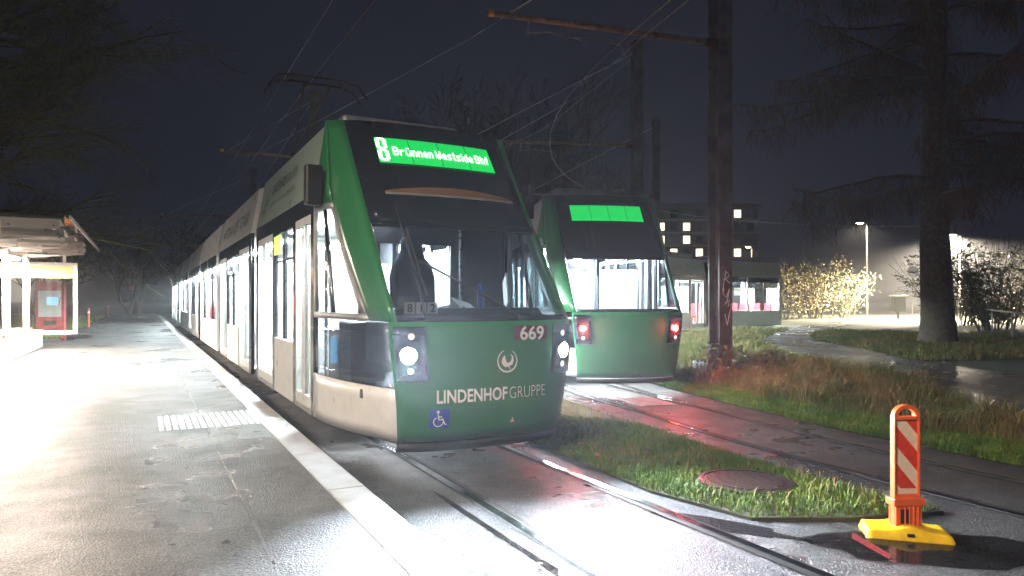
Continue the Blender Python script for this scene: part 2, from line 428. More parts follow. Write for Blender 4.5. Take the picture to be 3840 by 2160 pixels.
for r in range(ROWS+1):
    for i in range(kk): vs.append(la[i].lerp(ub[i], r/ROWS))
for v in vs: v.z = max(.06, field_z(v.x, v.y) + .03) if math.hypot(v.x-LC.x, v.y-LC.y) < 21 else .318
bpth.add(vs, [(r*kk+i, r*kk+i+1, (r+1)*kk+i+1, (r+1)*kk+i) for r in range(ROWS) for i in range(kk-1)])
tag(bpth.build('footpath','path_asphalt',smooth=True), kind='structure')
PATHPOLY = [(p.x,p.y) for p in la] + [(p.x,p.y) for p in ub[::-1]]
# left lawn beyond the platform
lw = [W1(24,5.32),W1(75,5.32),W1(75,40),W1(20,40),W1(20,9.02),W1(22,9.02)]
tag(MB().prism([(p.x,p.y) for p in lw], -.1, .12, 'z').build('lawn','soil'), kind='structure')

# ------------------------------------------------------------------ grass blades
def blades(name, P, h, m, label, cat='grass', lean=.5, wid=.006):
    n = len(P); a = rng.uniform(0, 2*np.pi, n); H = h*rng.uniform(.45, 1.25, n)
    d = np.c_[np.cos(a), np.sin(a), np.zeros(n)]; s = np.c_[-np.sin(a), np.cos(a), np.zeros(n)]
    ln = rng.uniform(.1, 1, n)*lean*H; w = wid*rng.uniform(.6, 1.5, n)
    z = np.array([0,0,1.])
    v0 = P - s*w[:,None]; v1 = P + s*w[:,None]
    mid = P + d*(ln*.35)[:,None] + z*(H*.6)[:,None]
    v2 = mid + s*(w*.75)[:,None]; v3 = mid - s*(w*.75)[:,None]
    v4 = P + d*ln[:,None] + z*(H*np.clip(1-.35*lean*rng.uniform(0,1,n), .4, 1))[:,None]
    V_ = np.stack([v0,v1,v2,v3,v4],1).reshape(-1,3)
    k = np.arange(n)*5
    loops = np.stack([k,k+1,k+2,k+3, k+3,k+2,k+4],1).reshape(-1)
    starts = np.stack([np.arange(n)*7, np.arange(n)*7+4],1).reshape(-1)
    me = bpy.data.meshes.new(name); me.vertices.add(len(V_)); me.vertices.foreach_set('co', V_.astype(np.float32).reshape(-1))
    me.loops.add(len(loops)); me.loops.foreach_set('vertex_index', loops.astype(np.int32))
    me.polygons.add(len(starts)); me.polygons.foreach_set('loop_start', starts.astype(np.int32))
    me.update(calc_edges=True); me.materials.append(MATS[m])
    o = bpy.data.objects.new(name, me); put(o); return tag(o, label, cat, kind='stuff')
def scatter(poly, n):
    a = np.array(poly); lo = a.min(0); hi = a.max(0); out = []
    P = rng.uniform(lo, hi, (int(n*4)+100, 2)); P = P[in_poly(P, poly)]
    return P[:n]
MANH = np.array([1.88,5.5])
P = np.r_[scatter([p for p in ISL if p[1] < 9.6] , 52000), scatter(ISL, 9000)]
nz = np.array([mnoise.noise(Vector((x*2.2,y*2.2,3))) for x,y in P])
edge = np.array([min(1, max(0, (y-4.45)/1.3)) for x,y in P])
keep = (((P-MANH)/np.array([.40,.37]))**2).sum(1) > 1
keep &= (rng.uniform(0,1,len(P)) < .15 + .85*edge)
P = P[keep]; P3 = np.c_[P, np.full(len(P), .02)]
sh = rng.permutation(len(P3))
blades('island_grass', P3[sh[:int(len(sh)*.93)]], .05, 'grass_green', 'short green turf on the island between the two tracks', lean=.9, wid=.0035)
blades('island_grass', P3[sh[int(len(sh)*.93):]], .11, 'grass_mixed', 'longer dry blades standing in the island turf', lean=1.0, wid=.004)
# bank
def bank_pts(n, y0, y1, d0, d1):
    a = rng.uniform(0,1,n*3); out = []
    y = rng.uniform(y0, y1, n*2); d = rng.uniform(d0, d1, n*2)
    for yy, dd in zip(y, d):
        ph = math.pi + math.asin(max(-1,min(1,(LC.y-yy)/21)))
        r = loopR(ph)-1.02-dd; out.append((LC.x+r*math.cos(ph), LC.y+r*math.sin(ph)))
    P = np.array(out); P = P[~in_poly(P, PATHPOLY)][:n]
    return np.c_[P, [field_z(x,yy)-.01 for x,yy in P]]
blades('bank_grass', bank_pts(70000, 3, 15, 0, 1.3), .08, 'grass_green', 'mown green grass along the curved rails', lean=.9, wid=.0045)
blades('bank_grass', bank_pts(46000, 3, 17, .6, 3.2), .22, 'grass_mixed', 'tall unmown grass on the bank in front of the footpath', lean=1.15, wid=.005)
blades('bank_grass', bank_pts(26000, 12, 32, 2.2, 12), .16, 'grass_mixed', 'rough grass beyond the footpath around the thick trunk', lean=.8, wid=.012)
P = scatter([(p.x,p.y) for p in (W1(24,5.4),W1(62,5.4),W1(62,14),W1(22,14),W1(22,9.1))], 16000)
blades('lawn_grass', np.c_[P, np.full(len(P),.11)], .2, 'grass_green', 'wet lawn beside the platform near the red marker posts', wid=.014)

bp_ = []
for c in bank_pts(260, 3.5, 16, .5, 2.6):
    k_ = rng.integers(30, 70); q = c + np.c_[rng.normal(0,.05,(k_,2)), np.zeros(k_)]; bp_.append(q)
blades('bank_tufts', np.concatenate(bp_), .34, 'grass_mixed', 'coarse arching tufts standing out of the bank grass', lean=1.3, wid=.005)

# ------------------------------------------------------------------ trams
def front_surface(s, z):
    """s: -1..1 across the front, +-1..+-2 along the flank back to the seam at x=2.25"""
    sb = max(0, z-1.3)*.76 - .06*max(0, min(1,(z-1.2)/.4))*0
    tuck = max(0, .62-z)*.22
    vc = .80 + .10*min(1, max(0,(z-.28)/.9)) + .05*max(0,(z-1.3)/2.06)
    sg = 1 if s >= 0 else -1; a = abs(s)
    uc = .53 + sb
    if a <= 1:
        u_ = .36 + .10*a*a + .07*a**6 + sb + tuck; v_ = vc*a
    else:
        b_ = min(1, a-1); u_ = uc + (2.25-uc)*b_ + tuck*(1-b_); v_ = vc + (1.15-vc)*(1-(1-b_)**2.0)
        if z > 2.62: v_ -= b_*(z-2.62)*.18
    return (u_, sg*v_, z)
def pb(z): return .17 + .27*max(0, min(1,(z-1.3)/1.3))

def make_end(root, M, tail=False):
    def panel(name, m, s0, s1, z0, z1, ns=10, nz=8, off=0, solid=.03, smooth=True, parent=None):
        f0 = s0 if callable(s0) else (lambda z: s0); f1 = s1 if callable(s1) else (lambda z: s1)
        b = MB(M)
        def fn(i, j):
            z = z0+(z1-z0)*j; s = f0(z)+(f1(z)-f0(z))*i; x,y,zz = front_surface(s, z)
            if off: x -= off; y += off*.3*(1 if s > 0 else -1)*(abs(s) > 1)
            return (x,y,zz)
        b.grid(fn, ns, nz); return b.build(name, m, parent or root, smooth=smooth, solid=solid)
    def onfront(vs2, fs, z_of, v_of, off, name, m, parent=None):
        b = MB(M); out = []
        for x, y in vs2:
            z = z_of(x,y); v_ = v_of(x,y); vc = abs(front_surface(1, z)[1]); p = front_surface(v_/vc, z)
            out.append((p[0]-off, p[1], p[2]+ (off*.5 if z > 1.3 else 0)))
        b.add(out, fs); return b.build(name, m, parent or root, fix=False)
    panel('front_panel','paint_green', -1, 1, .28, 1.31, 24, 10)
    panel('bumper_skirt','rubber', -.99, .99, .2, .275, 20, 2, off=-.03)
    panel('front_fascia','paint_black', -.93, .93, 2.22, 3.36, 20, 8)
    ws = panel('windscreen','windscreen_glass', -.925, .925, 1.36, 2.22, 20, 6, solid=.012)
    panel('windscreen_seal','paint_black', -.93, .93, 1.312, 1.36, 20, 1)
    panel('fascia_trim','paint_black', -.932, .932, 2.185, 2.25, 20, 1, off=.012)
    for sg in (1, -1):
        panel('pillar','paint_green', sg*.933, lambda z, sg=sg: sg*(1+pb(z)), 1.314, 3.36, 6, 14)
        panel('cheek_panel','paint_white', sg*1.002, sg*2, .28, .74, 8, 4)
        panel('cheek_glass','windscreen_glass' if not tail else 'black_glass', sg*1.002, sg*2, .745, 1.31, 8, 4)
        panel('upper_cheek','paint_green', lambda z, sg=sg: sg*(1.004+pb(z)), sg*1.985, 2.46, 3.36, 6, 6)
        w = panel('cab_window','tram_glass', lambda z, sg=sg: sg*(1.02+pb(z)), sg*1.97, 1.36, 2.44, 5, 4, solid=.012)
        for z0, z1 in ((1.315,1.375),(2.40,2.455)):
            panel('window_frame','galvanised', lambda z, sg=sg: sg*(1.004+pb(z)), sg*1.99, z0, z1, 6, 1, off=.006, parent=w)
        panel('window_frame','galvanised', lambda z, sg=sg: sg*(1.004+pb(z)), lambda z, sg=sg: sg*(1.06+pb(z)), 1.376, 2.40, 1, 8, off=.006, parent=w)
        panel('window_frame','galvanised', sg*1.93, sg*1.99, 1.376, 2.40, 1, 6, off=.006, parent=w)
        panel('mullion','paint_black', sg*1.60, sg*1.64, 1.376, 2.40, 1, 6, off=.004, parent=w)
    # roof cap closing the top of the nose
    n = 24; row = [front_surface(-2+4*i/n, 3.36) for i in range(n+1)]
    b = MB(M); vs = list(row); fs = []
    for i, p in enumerate(row): vs.append((2.25 if abs(-2+4*i/n) < 2 else 2.25, p[1]*.92, 3.43 - .03*abs(p[1])))
    for i in range(n): fs.append((i,i+1,n+2+i,n+1+i))
    b.add(vs, fs); b.build('roof_cap','paint_black' if not tail else 'paint_green', root, smooth=True)
    # destination display: housing curved with the fascia
    z0, z1 = 2.855, 3.15
    def disp(x): return .64 - x
    nd = 20; vs2 = []; 
    for j in range(2):
        for i in range(nd+1): vs2.append((1.28*i/nd, (z1-z0)*j))
    fs = [(i,i+1,nd+2+i,nd+1+i) for i in range(nd)]
    d = onfront(vs2, fs, lambda x,y: z0+y, lambda x,y: .645-x, .012, 'destination_display', 'display_green')
    for xx in (.34,.66,.98):
        onfront([(xx-.003,0),(xx+.003,0),(xx+.003,z1-z0),(xx-.003,z1-z0)], [(0,1,2,3)], lambda x,y: z0+y, lambda x,y: .645-x, .015, 'display_joint','letter_black', d)
    if not tail:
        v8, f8, w8 = dots('8', .0175, .019, 1.02)
        onfront(v8, f8, lambda x,y: z0+.018+y, lambda x,y: .643-x, .02, 'display_digit','display_dot', d)
        txt = 'Brunnen Westside Bhf'; seq = []
        # the glyph u carries the two dots of the first word
        xo = 0
        for word in txt.split(' '):
            v_, f_, w_ = dots(word, .0111, .0138)
            onfront(v_, f_, lambda x,y: z0+.09+y, lambda x,y,xo=xo: .645-.155-xo-x, .02, 'display_word','display_dot', d); xo += w_ + .02
    # lower front markings and lamps
    def lamp(v_, z, r, m, name, depth=.03):
        vc = abs(front_surface(1,z)[1]); p = front_surface(v_/vc, z); c = Vector((p[0]-.012, p[1], z))
        nrm = Vector((-1, .25*(1 if v_ > 0 else -1), 0)).normalized(); side = Vector((nrm.y,-nrm.x,0)); b = MB(M); vs = []; n = 18
        for rr, dd in ((r,-.02),(r,.012),(r*.8,.022),(r*.35,.03)):
            for k in range(n):
                a = 2*math.pi*k/n; vs.append(c + side*(rr*math.cos(a)) + Vector((0,0,rr*math.sin(a))) + nrm*dd)
        fs = [(j*n+k, j*n+(k+1)%n, (j+1)*n+(k+1)%n, (j+1)*n+k) for j in range(3) for k in range(n)] + [tuple(range(3*n,4*n))]
        b.add(vs, fs); return b.build(name, m, root, smooth=True), c, nrm
    for sg in (1, -1):
        # dark lamp recess
        zc = 1.04
        vc = abs(front_surface(1,zc)[1])
        panel('lamp_recess','black_glass', sg*.70, sg*.97, .82, 1.27, 5, 6, off=.006)
        if not tail:
            o, c, nrm = lamp(sg*.735, 1.035, .09, 'headlight', 'headlight')
            wl = M @ (c + nrm*.06)
            lt = light('headlight_beam','SPOT', wl, 2000, (.76,.88,1), root, .06, spot=R(105), blend=.7)
            dirw = (M.to_3x3() @ Vector((-1, 0, -.07))).normalized(); lt.rotation_euler = dirw.to_track_quat('-Z','Y').to_euler()
            lamp(sg*.735, .90, .04, 'lamp_dim', 'turn_signal'); lamp(sg*.735, 1.19, .04, 'lamp_dim', 'marker_lamp')
        else:
            o, c, nrm = lamp(sg*.735, 1.06, .07, 'tail_red', 'tail_light')
            wl = M @ (c + nrm*.06)
            light('tail_glow','POINT', wl, 150, (1,.04,.03), root, .06)
            lamp(sg*.735, .91, .04, 'lamp_dim', 'turn_signal')
    if not tail:
        v_, f_ = text_geo('LINDENHOF', .155, .004, space=1.02); w = max(p[0] for p in v_)
        onfront([(p[0],p[1]) for p in v_], f_, lambda x,y: .62+y, lambda x,y: .53-x*(.66/w), .006, 'lettering','letter_white')
        v_, f_ = text_geo('GRUPPE', .155, -.003, space=1.02); w2 = max(p[0] for p in v_)
        onfront([(p[0],p[1]) for p in v_], f_, lambda x,y: .62+y, lambda x,y: -.145-x*(.40/w2), .006, 'lettering','letter_white')
        # emblem: open ring with a leaf-like heart
        ring = []; fs = []; n = 30
        for i in range(n+1):
            a = R(60) - R(310)*i/n; 
            wdt = .004+.008*math.sin(math.pi*i/n)
            ring += [((.1-wdt)*math.cos(a),(.1-wdt)*math.sin(a)), ((.1+wdt*.3)*math.cos(a),(.1+wdt*.3)*math.sin(a))]
        fs = [(2*i,2*i+1,2*i+3,2*i+2) for i in range(n)]
        k = len(ring); prof = [(-.045,-.035),(-.06,-.01),(-.05,.03),(-.025,.055),(-.02,.02),(-.005,-.015),(.02,-.015),(.04,.005),(.045,.035),(.025,.065),(.06,.04),(.065,0),(.05,-.035),(.02,-.045),(.04,-.1),(.01,-.05),(-.02,-.055)]
        ring += prof; fs.append(tuple(range(k, k+len(prof))))
        onfront(ring, fs, lambda x,y: .955+y, lambda x,y: -.13-x, .006, 'emblem','letter_white')
        onfront([(0,0),(.36,0),(.36,.13),(0,.13)], [(0,1,2,3)], lambda x,y: 1.135+y, lambda x,y: -.20-x, .005, 'number_plate','plate_maroon')
        v_, f_ = text_geo('669', .17, .004); w = max(p[0] for p in v_)
        onfront([(p[0],p[1]) for p in v_], f_, lambda x,y: 1.14+y, lambda x,y: -.255-x*(.27/w), .010, 'fleet_number','letter_white')
        onfront([(0,0),(.17,0),(.17,.17),(0,.17)], [(0,1,2,3)], lambda x,y: .40+y, lambda x,y: .575-x, .006, 'access_badge','badge_blue')
        wc = []; fs = []
        def seg(a, b, w=.009):
            d = Vector(b)-Vector(a); n_ = Vector((-d.y,d.x)).normalized()*w/2; k = len(wc)
            wc.extend([tuple(Vector(a)+n_),tuple(Vector(a)-n_),tuple(Vector(b)-n_),tuple(Vector(b)+n_)]); fs.append((k,k+1,k+2,k+3))
        for i in range(14):
            a0 = R(120+i*20); a1 = R(140+i*20)
            seg((.078+.042*math.cos(a0), .058+.042*math.sin(a0)), (.078+.042*math.cos(a1), .058+.042*math.sin(a1)))
        seg((.07,.125),(.078,.075)); seg((.078,.075),(.115,.075)); seg((.115,.075),(.135,.03)); seg((.135,.03),(.15,.035)); seg((.075,.10),(.105,.10))
        k = len(wc); wc += [(.068+.013*math.cos(R(30*i)), .143+.013*math.sin(R(30*i))) for i in range(12)]; fs.append(tuple(range(k,k+12)))
        onfront(wc, fs, lambda x,y: .40+y, lambda x,y: .575-x, .009, 'access_symbol','letter_white')
        onfront([(0,0),(.05,0),(.025,.05)], [(0,1,2)], lambda x,y: .40+y, lambda x,y: -.18-x, .006, 'arrow_mark','plate_peach')
        # course number cards behind the glass
        for i, ch in enumerate('812'):
            b = MB(M); y1 = .74-.105*i; b.box(.60,.606, y1-.095, y1, 1.375, 1.475); c = b.build('course_card','plate_peach',root)
            v_, f_ = text_geo(ch, .1, .002, 'CENTER'); b = MB(M)
            b.add([(.594, y1-.047-x, 1.39+y) for x,y,_ in v_], f_); b.build('course_digit','letter_black', c, fix=False)
        # wipers lying on the glass
        for vb, vt_, zt in ((.62,.60,2.05),(-.25,.55,1.83)):
            b = MB(M); pts = []
            for t in range(9):
                z = 1.34+(zt-1.34)*t/8; v_ = vb+(vt_-vb)*t/8; vc = abs(front_surface(1,z)[1]); p = front_surface(v_/vc, z); pts.append((p[0]-.035,p[1],p[2]+.02))
            b.tube(pts, [.014]*4+[.011]*5, 6); wp = b.build('wiper','dark_plastic',root)
            b = MB(M); pts = []
            for t in range(9):
                z = zt-.30+.62*t/8; v_ = vt_+.0+.02*t/8; vc = abs(front_surface(1,min(z,3))[1]); p = front_surface(v_/vc, z); pts.append((p[0]-.018,p[1],p[2]+.01))
            b.tube(pts, .009, 5); b.build('wiper_blade','rubber',wp)
        # folded mirror arm on the platform side
        for sg in (1,-1):
            b = MB(M); q = front_surface(sg*1.93, 2.72); b.tube([(q[0],q[1],2.75),(q[0]-.12,q[1]+sg*.09,2.80),(q[0]-.26,q[1]+sg*.1,2.72)], .02, 6)
            mi = b.build('mirror_arm','dark_plastic',root)
            b = MB(M); b.box(q[0]-.32,q[0]-.2, q[1]+sg*.05-.05, q[1]+sg*.05+.12*sg, 2.44, 2.84); b.build('mirror_head','dark_plastic',mi,bevel=.02)
        # cab interior
        b = MB(M); b.box(.62,1.5,-.82,.82,.9,1.30); b.prism([(.70,1.30),(1.25,1.30),(1.2,1.42),(.85,1.42)], -.75, .75, 'y'); b.build('dashboard','dark_plastic',root,bevel=.02)
        b = MB(M); b.box(1.0,2.3,-1.0,1.0,.62,.7); b.build('cab_floor','inner_floor',root)
        b = MB(M); b.box(1.5,2.0,.62,.95,.7,1.28); b.build('driver_console','plate_maroon',root,bevel=.02)
        b = MB(M); b.box(2.05,2.22,.5,1.0,.7,1.2); b.build('cab_locker','inner_white',root,bevel=.01)
        b = MB(M); b.box(1.95,1.99,.98,1.04,.86,1.12); b.build('ticket_screen','screen',root)
        b = MB(M); b.box(1.9,2.2,.2,.8,2.40,2.43); b.build('cab_light','cab_light',root)
        b = MB(M); b.box(1.75,2.29,-.95,.95,2.44,2.47); b.build('cab_ceiling','inner_white',root)
        # driver seat: tapered back with shoulders and head rest
        def seatprof(): return [(.0,.22),(.35,.25),(.55,.255),(.68,.22),(.76,.15),(.84,.125),(.93,.12),(.99,.08)]
        b = MB(M); rows = seatprof(); vs = []
        for h, w in rows:
            for k in range(12):
                a = 2*math.pi*k/12; vs.append((1.78+.09*h+.065*math.sin(a), .22+w*math.copysign(abs(math.cos(a))**.6, math.cos(a)), 1.18+h))
        fs = [(j*12+k, j*12+(k+1)%12, (j+1)*12+(k+1)%12, (j+1)*12+k) for j in range(len(rows)-1) for k in range(12)] + [tuple(range((len(rows)-1)*12, len(rows)*12))]
        b.add(vs, fs); st = b.build('driver_seat','seat_fabric',root,smooth=True)
        b = MB(M); b.box(1.35,1.8,-.03,.47,1.08,1.2); b.build('seat_cushion','seat_fabric',st,bevel=.03)
        b = MB(M); b.tube([(1.72,-.06,1.4),(1.5,-.08,1.42)], .03, 6); b.build('armrest','dark_plastic',st)
        # partition behind the driver
        b = MB(M); b.box(2.3,2.33,-1.12,-.42,.62,2.5); b.box(2.3,2.33,.42,.66,.62,2.5); b.box(2.3,2.33,-.42,.42,2.12,2.5); b.box(2.3,2.33,-.42,.42,.62,1.25)
        b.build('cab_partition','dark_plastic',root)
        b = MB(M); b.tube([(2.2,-.5,.7),(2.2,-.5,2.45)], .02, 8); b.build('grab_pole','steel',root)
        # sun blind across the top of the glass
        b = MB(M); b.grid(lambda i,j: (front_surface(-.72+1.44*i, 2.44)[0]+.05+.02*j, front_surface(-.72+1.44*i,2.44)[1], 2.2-.06*math.sin(math.pi*i)+.1*j), 14, 1)
        sh = []
        def blind(i, j):
            z = 2.53 + .035*math.sin(math.pi*i)*0 + .085*j*math.sin(math.pi*(.06+.88*i)); s = .72-1.5*i
            p = front_surface(s, z); return (p[0]-.006, p[1], p[2]+.004)
        b = MB(M); b.grid(blind, 18, 2); bl = b.build('sun_blind','visor_brown',root,smooth=True)
        def blind2(i, j):
            z = 2.505 + .025*j; p = front_surface(.72-1.5*i, z); return (p[0]-.007, p[1], p[2]+.004)
        b = MB(M); b.grid(blind2, 18, 1); b.build('blind_rail','galvanised',bl)
    else:
        b = MB(M); b.box(2.28,2.31,-1.1,1.1,.62,.98); b.build('rear_shelf','inner_white',root)
        v_ = [(.05*math.cos(R(30*i)), .05*math.sin(R(30*i))) for i in range(12)]

ROOF = [(-1.15,2.60),(-1.02,3.33),(-.88,3.395),(0,3.43),(.88,3.395),(1.02,3.33),(1.15,2.60)]
def make_section(root, M, x0, x1, kind, first=False, roofm='paint_white', boxes=True, light_m='tram_light'):
    L = x1-x0
    b = MB(M); b.prism(ROOF, x0, x1, 'x'); b.build('roof', roofm, root)
    b = MB(M); b.box(x0,x1,-1.10,1.10,.30,.36); b.build('floor','inner_floor',root)
    b = MB(M); b.box(x0+.02,x1-.02,-1.08,1.08,2.54,2.595); b.build('ceiling','inner_white',root)
    for v_ in (-.55,.55):
        b = MB(M); b.box(x0+.25,x1-.25,v_-.09,v_+.09,2.515,2.537); b.build('ceiling_light',light_m,root)
    if boxes:
        b = MB(M); b.box(x0+.5,x1-.5,-.72,.72,3.40,3.62); b.build('roof_unit','galvanised',root,bevel=.05)
    # openings along the side: list of (start, end, type)
    if kind == 'door':
        ops = [(x0+.25,x0+1.55,'d'),(x0+1.70,x1-1.70,'w'),(x1-1.55,x1-.25,'d')]
    elif kind == 'front':
        ops = [(x0+.12,x0+.95,'d'),(x0+1.1,x0+2.4,'w'),(x0+2.52,x1-.2,'d')]
    else:
        m_ = (x0+x1)/2; ops = [(x0+.2,m_-.06,'w'),(m_+.06,x1-.2,'w')]
    for sg in (1, -1):
        y0, y1 = sorted((sg*1.10, sg*1.15)); g0, g1 = sorted((sg*1.125, sg*1.14))
        edges = [x0] + [e for o in ops for e in o[:2]] + [x1]
        for a, c in zip(edges[0::2], edges[1::2]):
            b = MB(M); b.box(a, c, y0, y1, .28, 2.60); b.build('pillar','paint_black' if kind != 'w' else 'paint_white', root)
        for a, c, t in ops:
            if t == 'w':
                b = MB(M); b.box(a,c,y0,y1,.28,1.0); b.build('side_panel','paint_white',root,bevel=.01)
                b = MB(M); b.box(a,c,g0,g1,1.0,2.36); w = b.build('window','tram_glass',root)
                b = MB(M); b.box(a,c,y0,y1,2.36,2.60); b.build('window_header','paint_black',w)
                m0 = (a+c)/2; b = MB(M); b.box(m0-.02,m0+.02,y0-.002*sg,y1+.002*sg,1.005,2.355); b.build('mullion','paint_black',w)
                b = MB(M); b.box(a+.02,c-.02,g0-.003,g1+.003,1.98,2.01); b.build('vent_bar','paint_black',w)
            else:
                m0 = (a+c)/2
                for q0, q1 in ((a+.01,m0-.006),(m0+.006,c-.01)):
                    b = MB(M); fr = .05
                    b.box(q0,q0+fr,y0,y1,.34,2.40); b.box(q1-fr,q1,y0,y1,.34,2.40); b.box(q0+fr,q1-fr,y0,y1,.34,.46); b.box(q0+fr,q1-fr,y0,y1,2.32,2.40)
                    dr = b.build('door','paint_white' if q0 < m0-.2 else 'paint_white',root)
                    b = MB(M); b.box(q0+fr,q1-fr,g0,g1,.46,2.32); b.build('door_glass','tram_glass',dr)
                b = MB(M); b.box(a,c,y0,y1,2.405,2.60); b.build('door_header','paint_black',root)
                b = MB(M); b.box(a,c,y0,y1,.28,.335); b.build('door_sill','steel',root)
                if sg > 0:
                    b = MB(M); b.tube([(a-.05,1.0,.36),(a-.05,1.0,2.54)],.018,6); b.build('grab_pole','steel',root)
                    b = MB(M); b.box(c+.02,c+.07,1.151,1.156,1.35,1.55); b.build('door_button','machine_red',root)
    for xs in ([x0+.1, x0+1.62, x1-1.62] if kind == 'door' else [x0+1.02, x1-.1] if kind == 'front' else [x0+.1, x1-.1]):
        for a_, c_ in ((-1.09,-.38),(.38,1.09)):
            b = MB(M); b.box(xs-.015,xs+.015,a_,c_,.4,2.1); b.build('light_catch_screen','inner_white',root)  # white screens added to catch the ceiling light and brighten the interior
    # seats
    if kind != 'front':
        for xs in np.arange(x0+.9, x1-.6, .85):
            for v_ in (-.72,.72):
                if kind == 'door' and v_ > 0 and not (x0+1.7 < xs < x1-1.7): continue
                b = MB(M); b.box(xs,xs+.42,v_-.22,v_+.22,.72,.8); b.box(xs+.38,xs+.45,v_-.22,v_+.22,.8,1.35); b.box(xs+.12,xs+.3,v_-.1,v_+.1,.36,.72)
                b.build('passenger_seat','seat_red',root)
def make_bellows(root, M, x0, x1):
    n = 6; b = MB(M); pr = [(-1.06,.35),(-1.06,2.6),(-.95,3.24),(.95,3.24),(1.06,2.6),(1.06,.35)]
    vs = []; fs = []; k = len(pr)
    for i in range(2*n+1):
        sc = 1 if i % 2 == 0 else .93
        for y, z in pr: vs.append((x0+(x1-x0)*i/(2*n), y*sc, 1.8+(z-1.8)*sc))
    for i in range(2*n):
        for j in range(k): fs.append((i*k+j, i*k+(j+1)%k, (i+1)*k+(j+1)%k, (i+1)*k+j))
    b.add(vs, fs); b.build('bellows','bellows',root)
def wheels(root, M, xc):
    for dx in (-.85,.85):
        for v_ in (-.53,.53):
            b = MB(M); n = 20; prof = [(.12,-.05),(.27,-.05),(.29,-.02),(.30,.03),(.32,.05),(.12,.05)]
            vs = []; 
            for r, t in prof:
                for k in range(n):
                    a = 2*math.pi*k/n; vs.append((xc+dx+r*math.cos(a), v_-t*(1 if v_ > 0 else -1), .325+r*math.sin(a)))
            fs = [(j*n+k, j*n+(k+1)%n, (j+1)*n+(k+1)%n, (j+1)*n+k) for j in range(len(prof)-1) for k in range(n)] + [tuple(range(n)), tuple(range(5*n,6*n))]
            b.add(vs, fs); b.build('wheel','rail_side',root,smooth=False)

I4 = Matrix.Identity(4)
t1 = empty('tram', P0, 'green and white tram at the platform with lit route display and glaring headlights', 'tram', TH)
make_end(t1, I4)
make_section(t1, I4, 2.25, 6.3, 'front', roofm='paint_palegreen', boxes=True)
seams = [6.3, 12.2, 18.1, 24.0, 29.9, 35.8]; SL = 5.9
for i, s0 in enumerate(seams):
    make_bellows(t1, I4, s0+.01, s0+.59)
    if i < 5: make_section(t1, I4, s0+.6, s0+5.9, 'w' if i % 2 else 'door')
make_section(t1, I4, 36.4, 41.0, 'door')
for xc in (3.9, 9.5, 21.3, 33.0, 39): wheels(t1, I4, xc)
# side lettering on the sloping cantrail panel
def cant(x, y, off=.006):       # y: height above the lower edge of the panel
    t = y/.741; return (x, 1.15-.13*t+off*.98, 2.60+.73*t+off*.17)
def side_text(txt, x0, y0, size, width, m, offset=0, par=t1):
    v_, f_ = text_geo(txt, size, offset); w = max(p[0] for p in v_)
    MB().add([cant(x0 - p[0]*width/w, y0+p[1]) for p in v_], f_).build('lettering', m, par, fix=False)
side_text('LINDENHOF', 5.25, .40, .2, 1.05, 'letter_black', .004)
side_text('GRUPPE', 4.17, .40, .2, .72, 'letter_black', -.002)
for tx, xx, ww in (('ENGERIEDSPITAL',5.25,.55),('LINDENHOFSPITAL',4.66,.59),('SONNENHOFSPITAL',4.03,.6)): side_text(tx, xx, .22, .085, ww, 'letter_black')
side_text('MITEINANDER', 11.6, .22, .34, 2.65, 'letter_grey', .008); side_text('STARK', 8.75, .22, .34, 1.25, 'letter_grey', .008)
rg = []; n = 26
for i in range(n+1):
    a = R(60)-R(310)*i/n; wd = .006+.012*math.sin(math.pi*i/n)
    rg += [cant(5.62-(.2-wd)*math.cos(a), .37+(.2-wd)*math.sin(a)), cant(5.62-(.2+wd*.3)*math.cos(a), .37+(.2+wd*.3)*math.sin(a))]
MB().add(rg, [(2*i,2*i+1,2*i+3,2*i+2) for i in range(n)]).build('emblem','letter_grey',t1,fix=False)
pf = [(-.045,-.035),(-.06,-.01),(-.05,.03),(-.025,.055),(-.02,.02),(-.005,-.015),(.02,-.015),(.04,.005),(.045,.035),(.025,.065),(.06,.04),(.065,0),(.05,-.035),(.02,-.045),(.01,-.05),(-.02,-.055)]
MB().add([cant(5.62-x*2, .37+y*2) for x,y in pf], [tuple(range(len(pf)))]).build('emblem','logo_green',t1,fix=False)
# side route displays behind the glass
for xa in (4.2, 15.4):
    MB().box(xa,xa+.55,1.142,1.15,2.1,2.34).build('side_display','side_display',t1)
# pantograph
pan = MB().box(7.9,9.6,-.5,.5,3.63,3.70).build('pantograph_base','rail_side',t1)
b = MB(); b.tube([(8.0,0,3.72),(9.5,0,4.5)],.04,6); b.tube([(9.5,0,4.5),(7.3,-.22,5.28)],.025,6); b.tube([(9.5,0,4.5),(7.3,.22,5.28)],.025,6); b.build('pantograph_arm','rail_side',t1)
b = MB()
for x in (7.12,7.5):
    b.tube([(x,-.85,5.12),(x,-.68,5.34),(x,-.4,5.38),(x,.4,5.38),(x,.68,5.34),(x,.85,5.12)],.022,6)
b.tube([(7.12,-.5,5.36),(7.5,-.5,5.36)],.015,5); b.tube([(7.12,.5,5.36),(7.5,.5,5.36)],.015,5); b.build('pantograph_head','rail_side',t1)
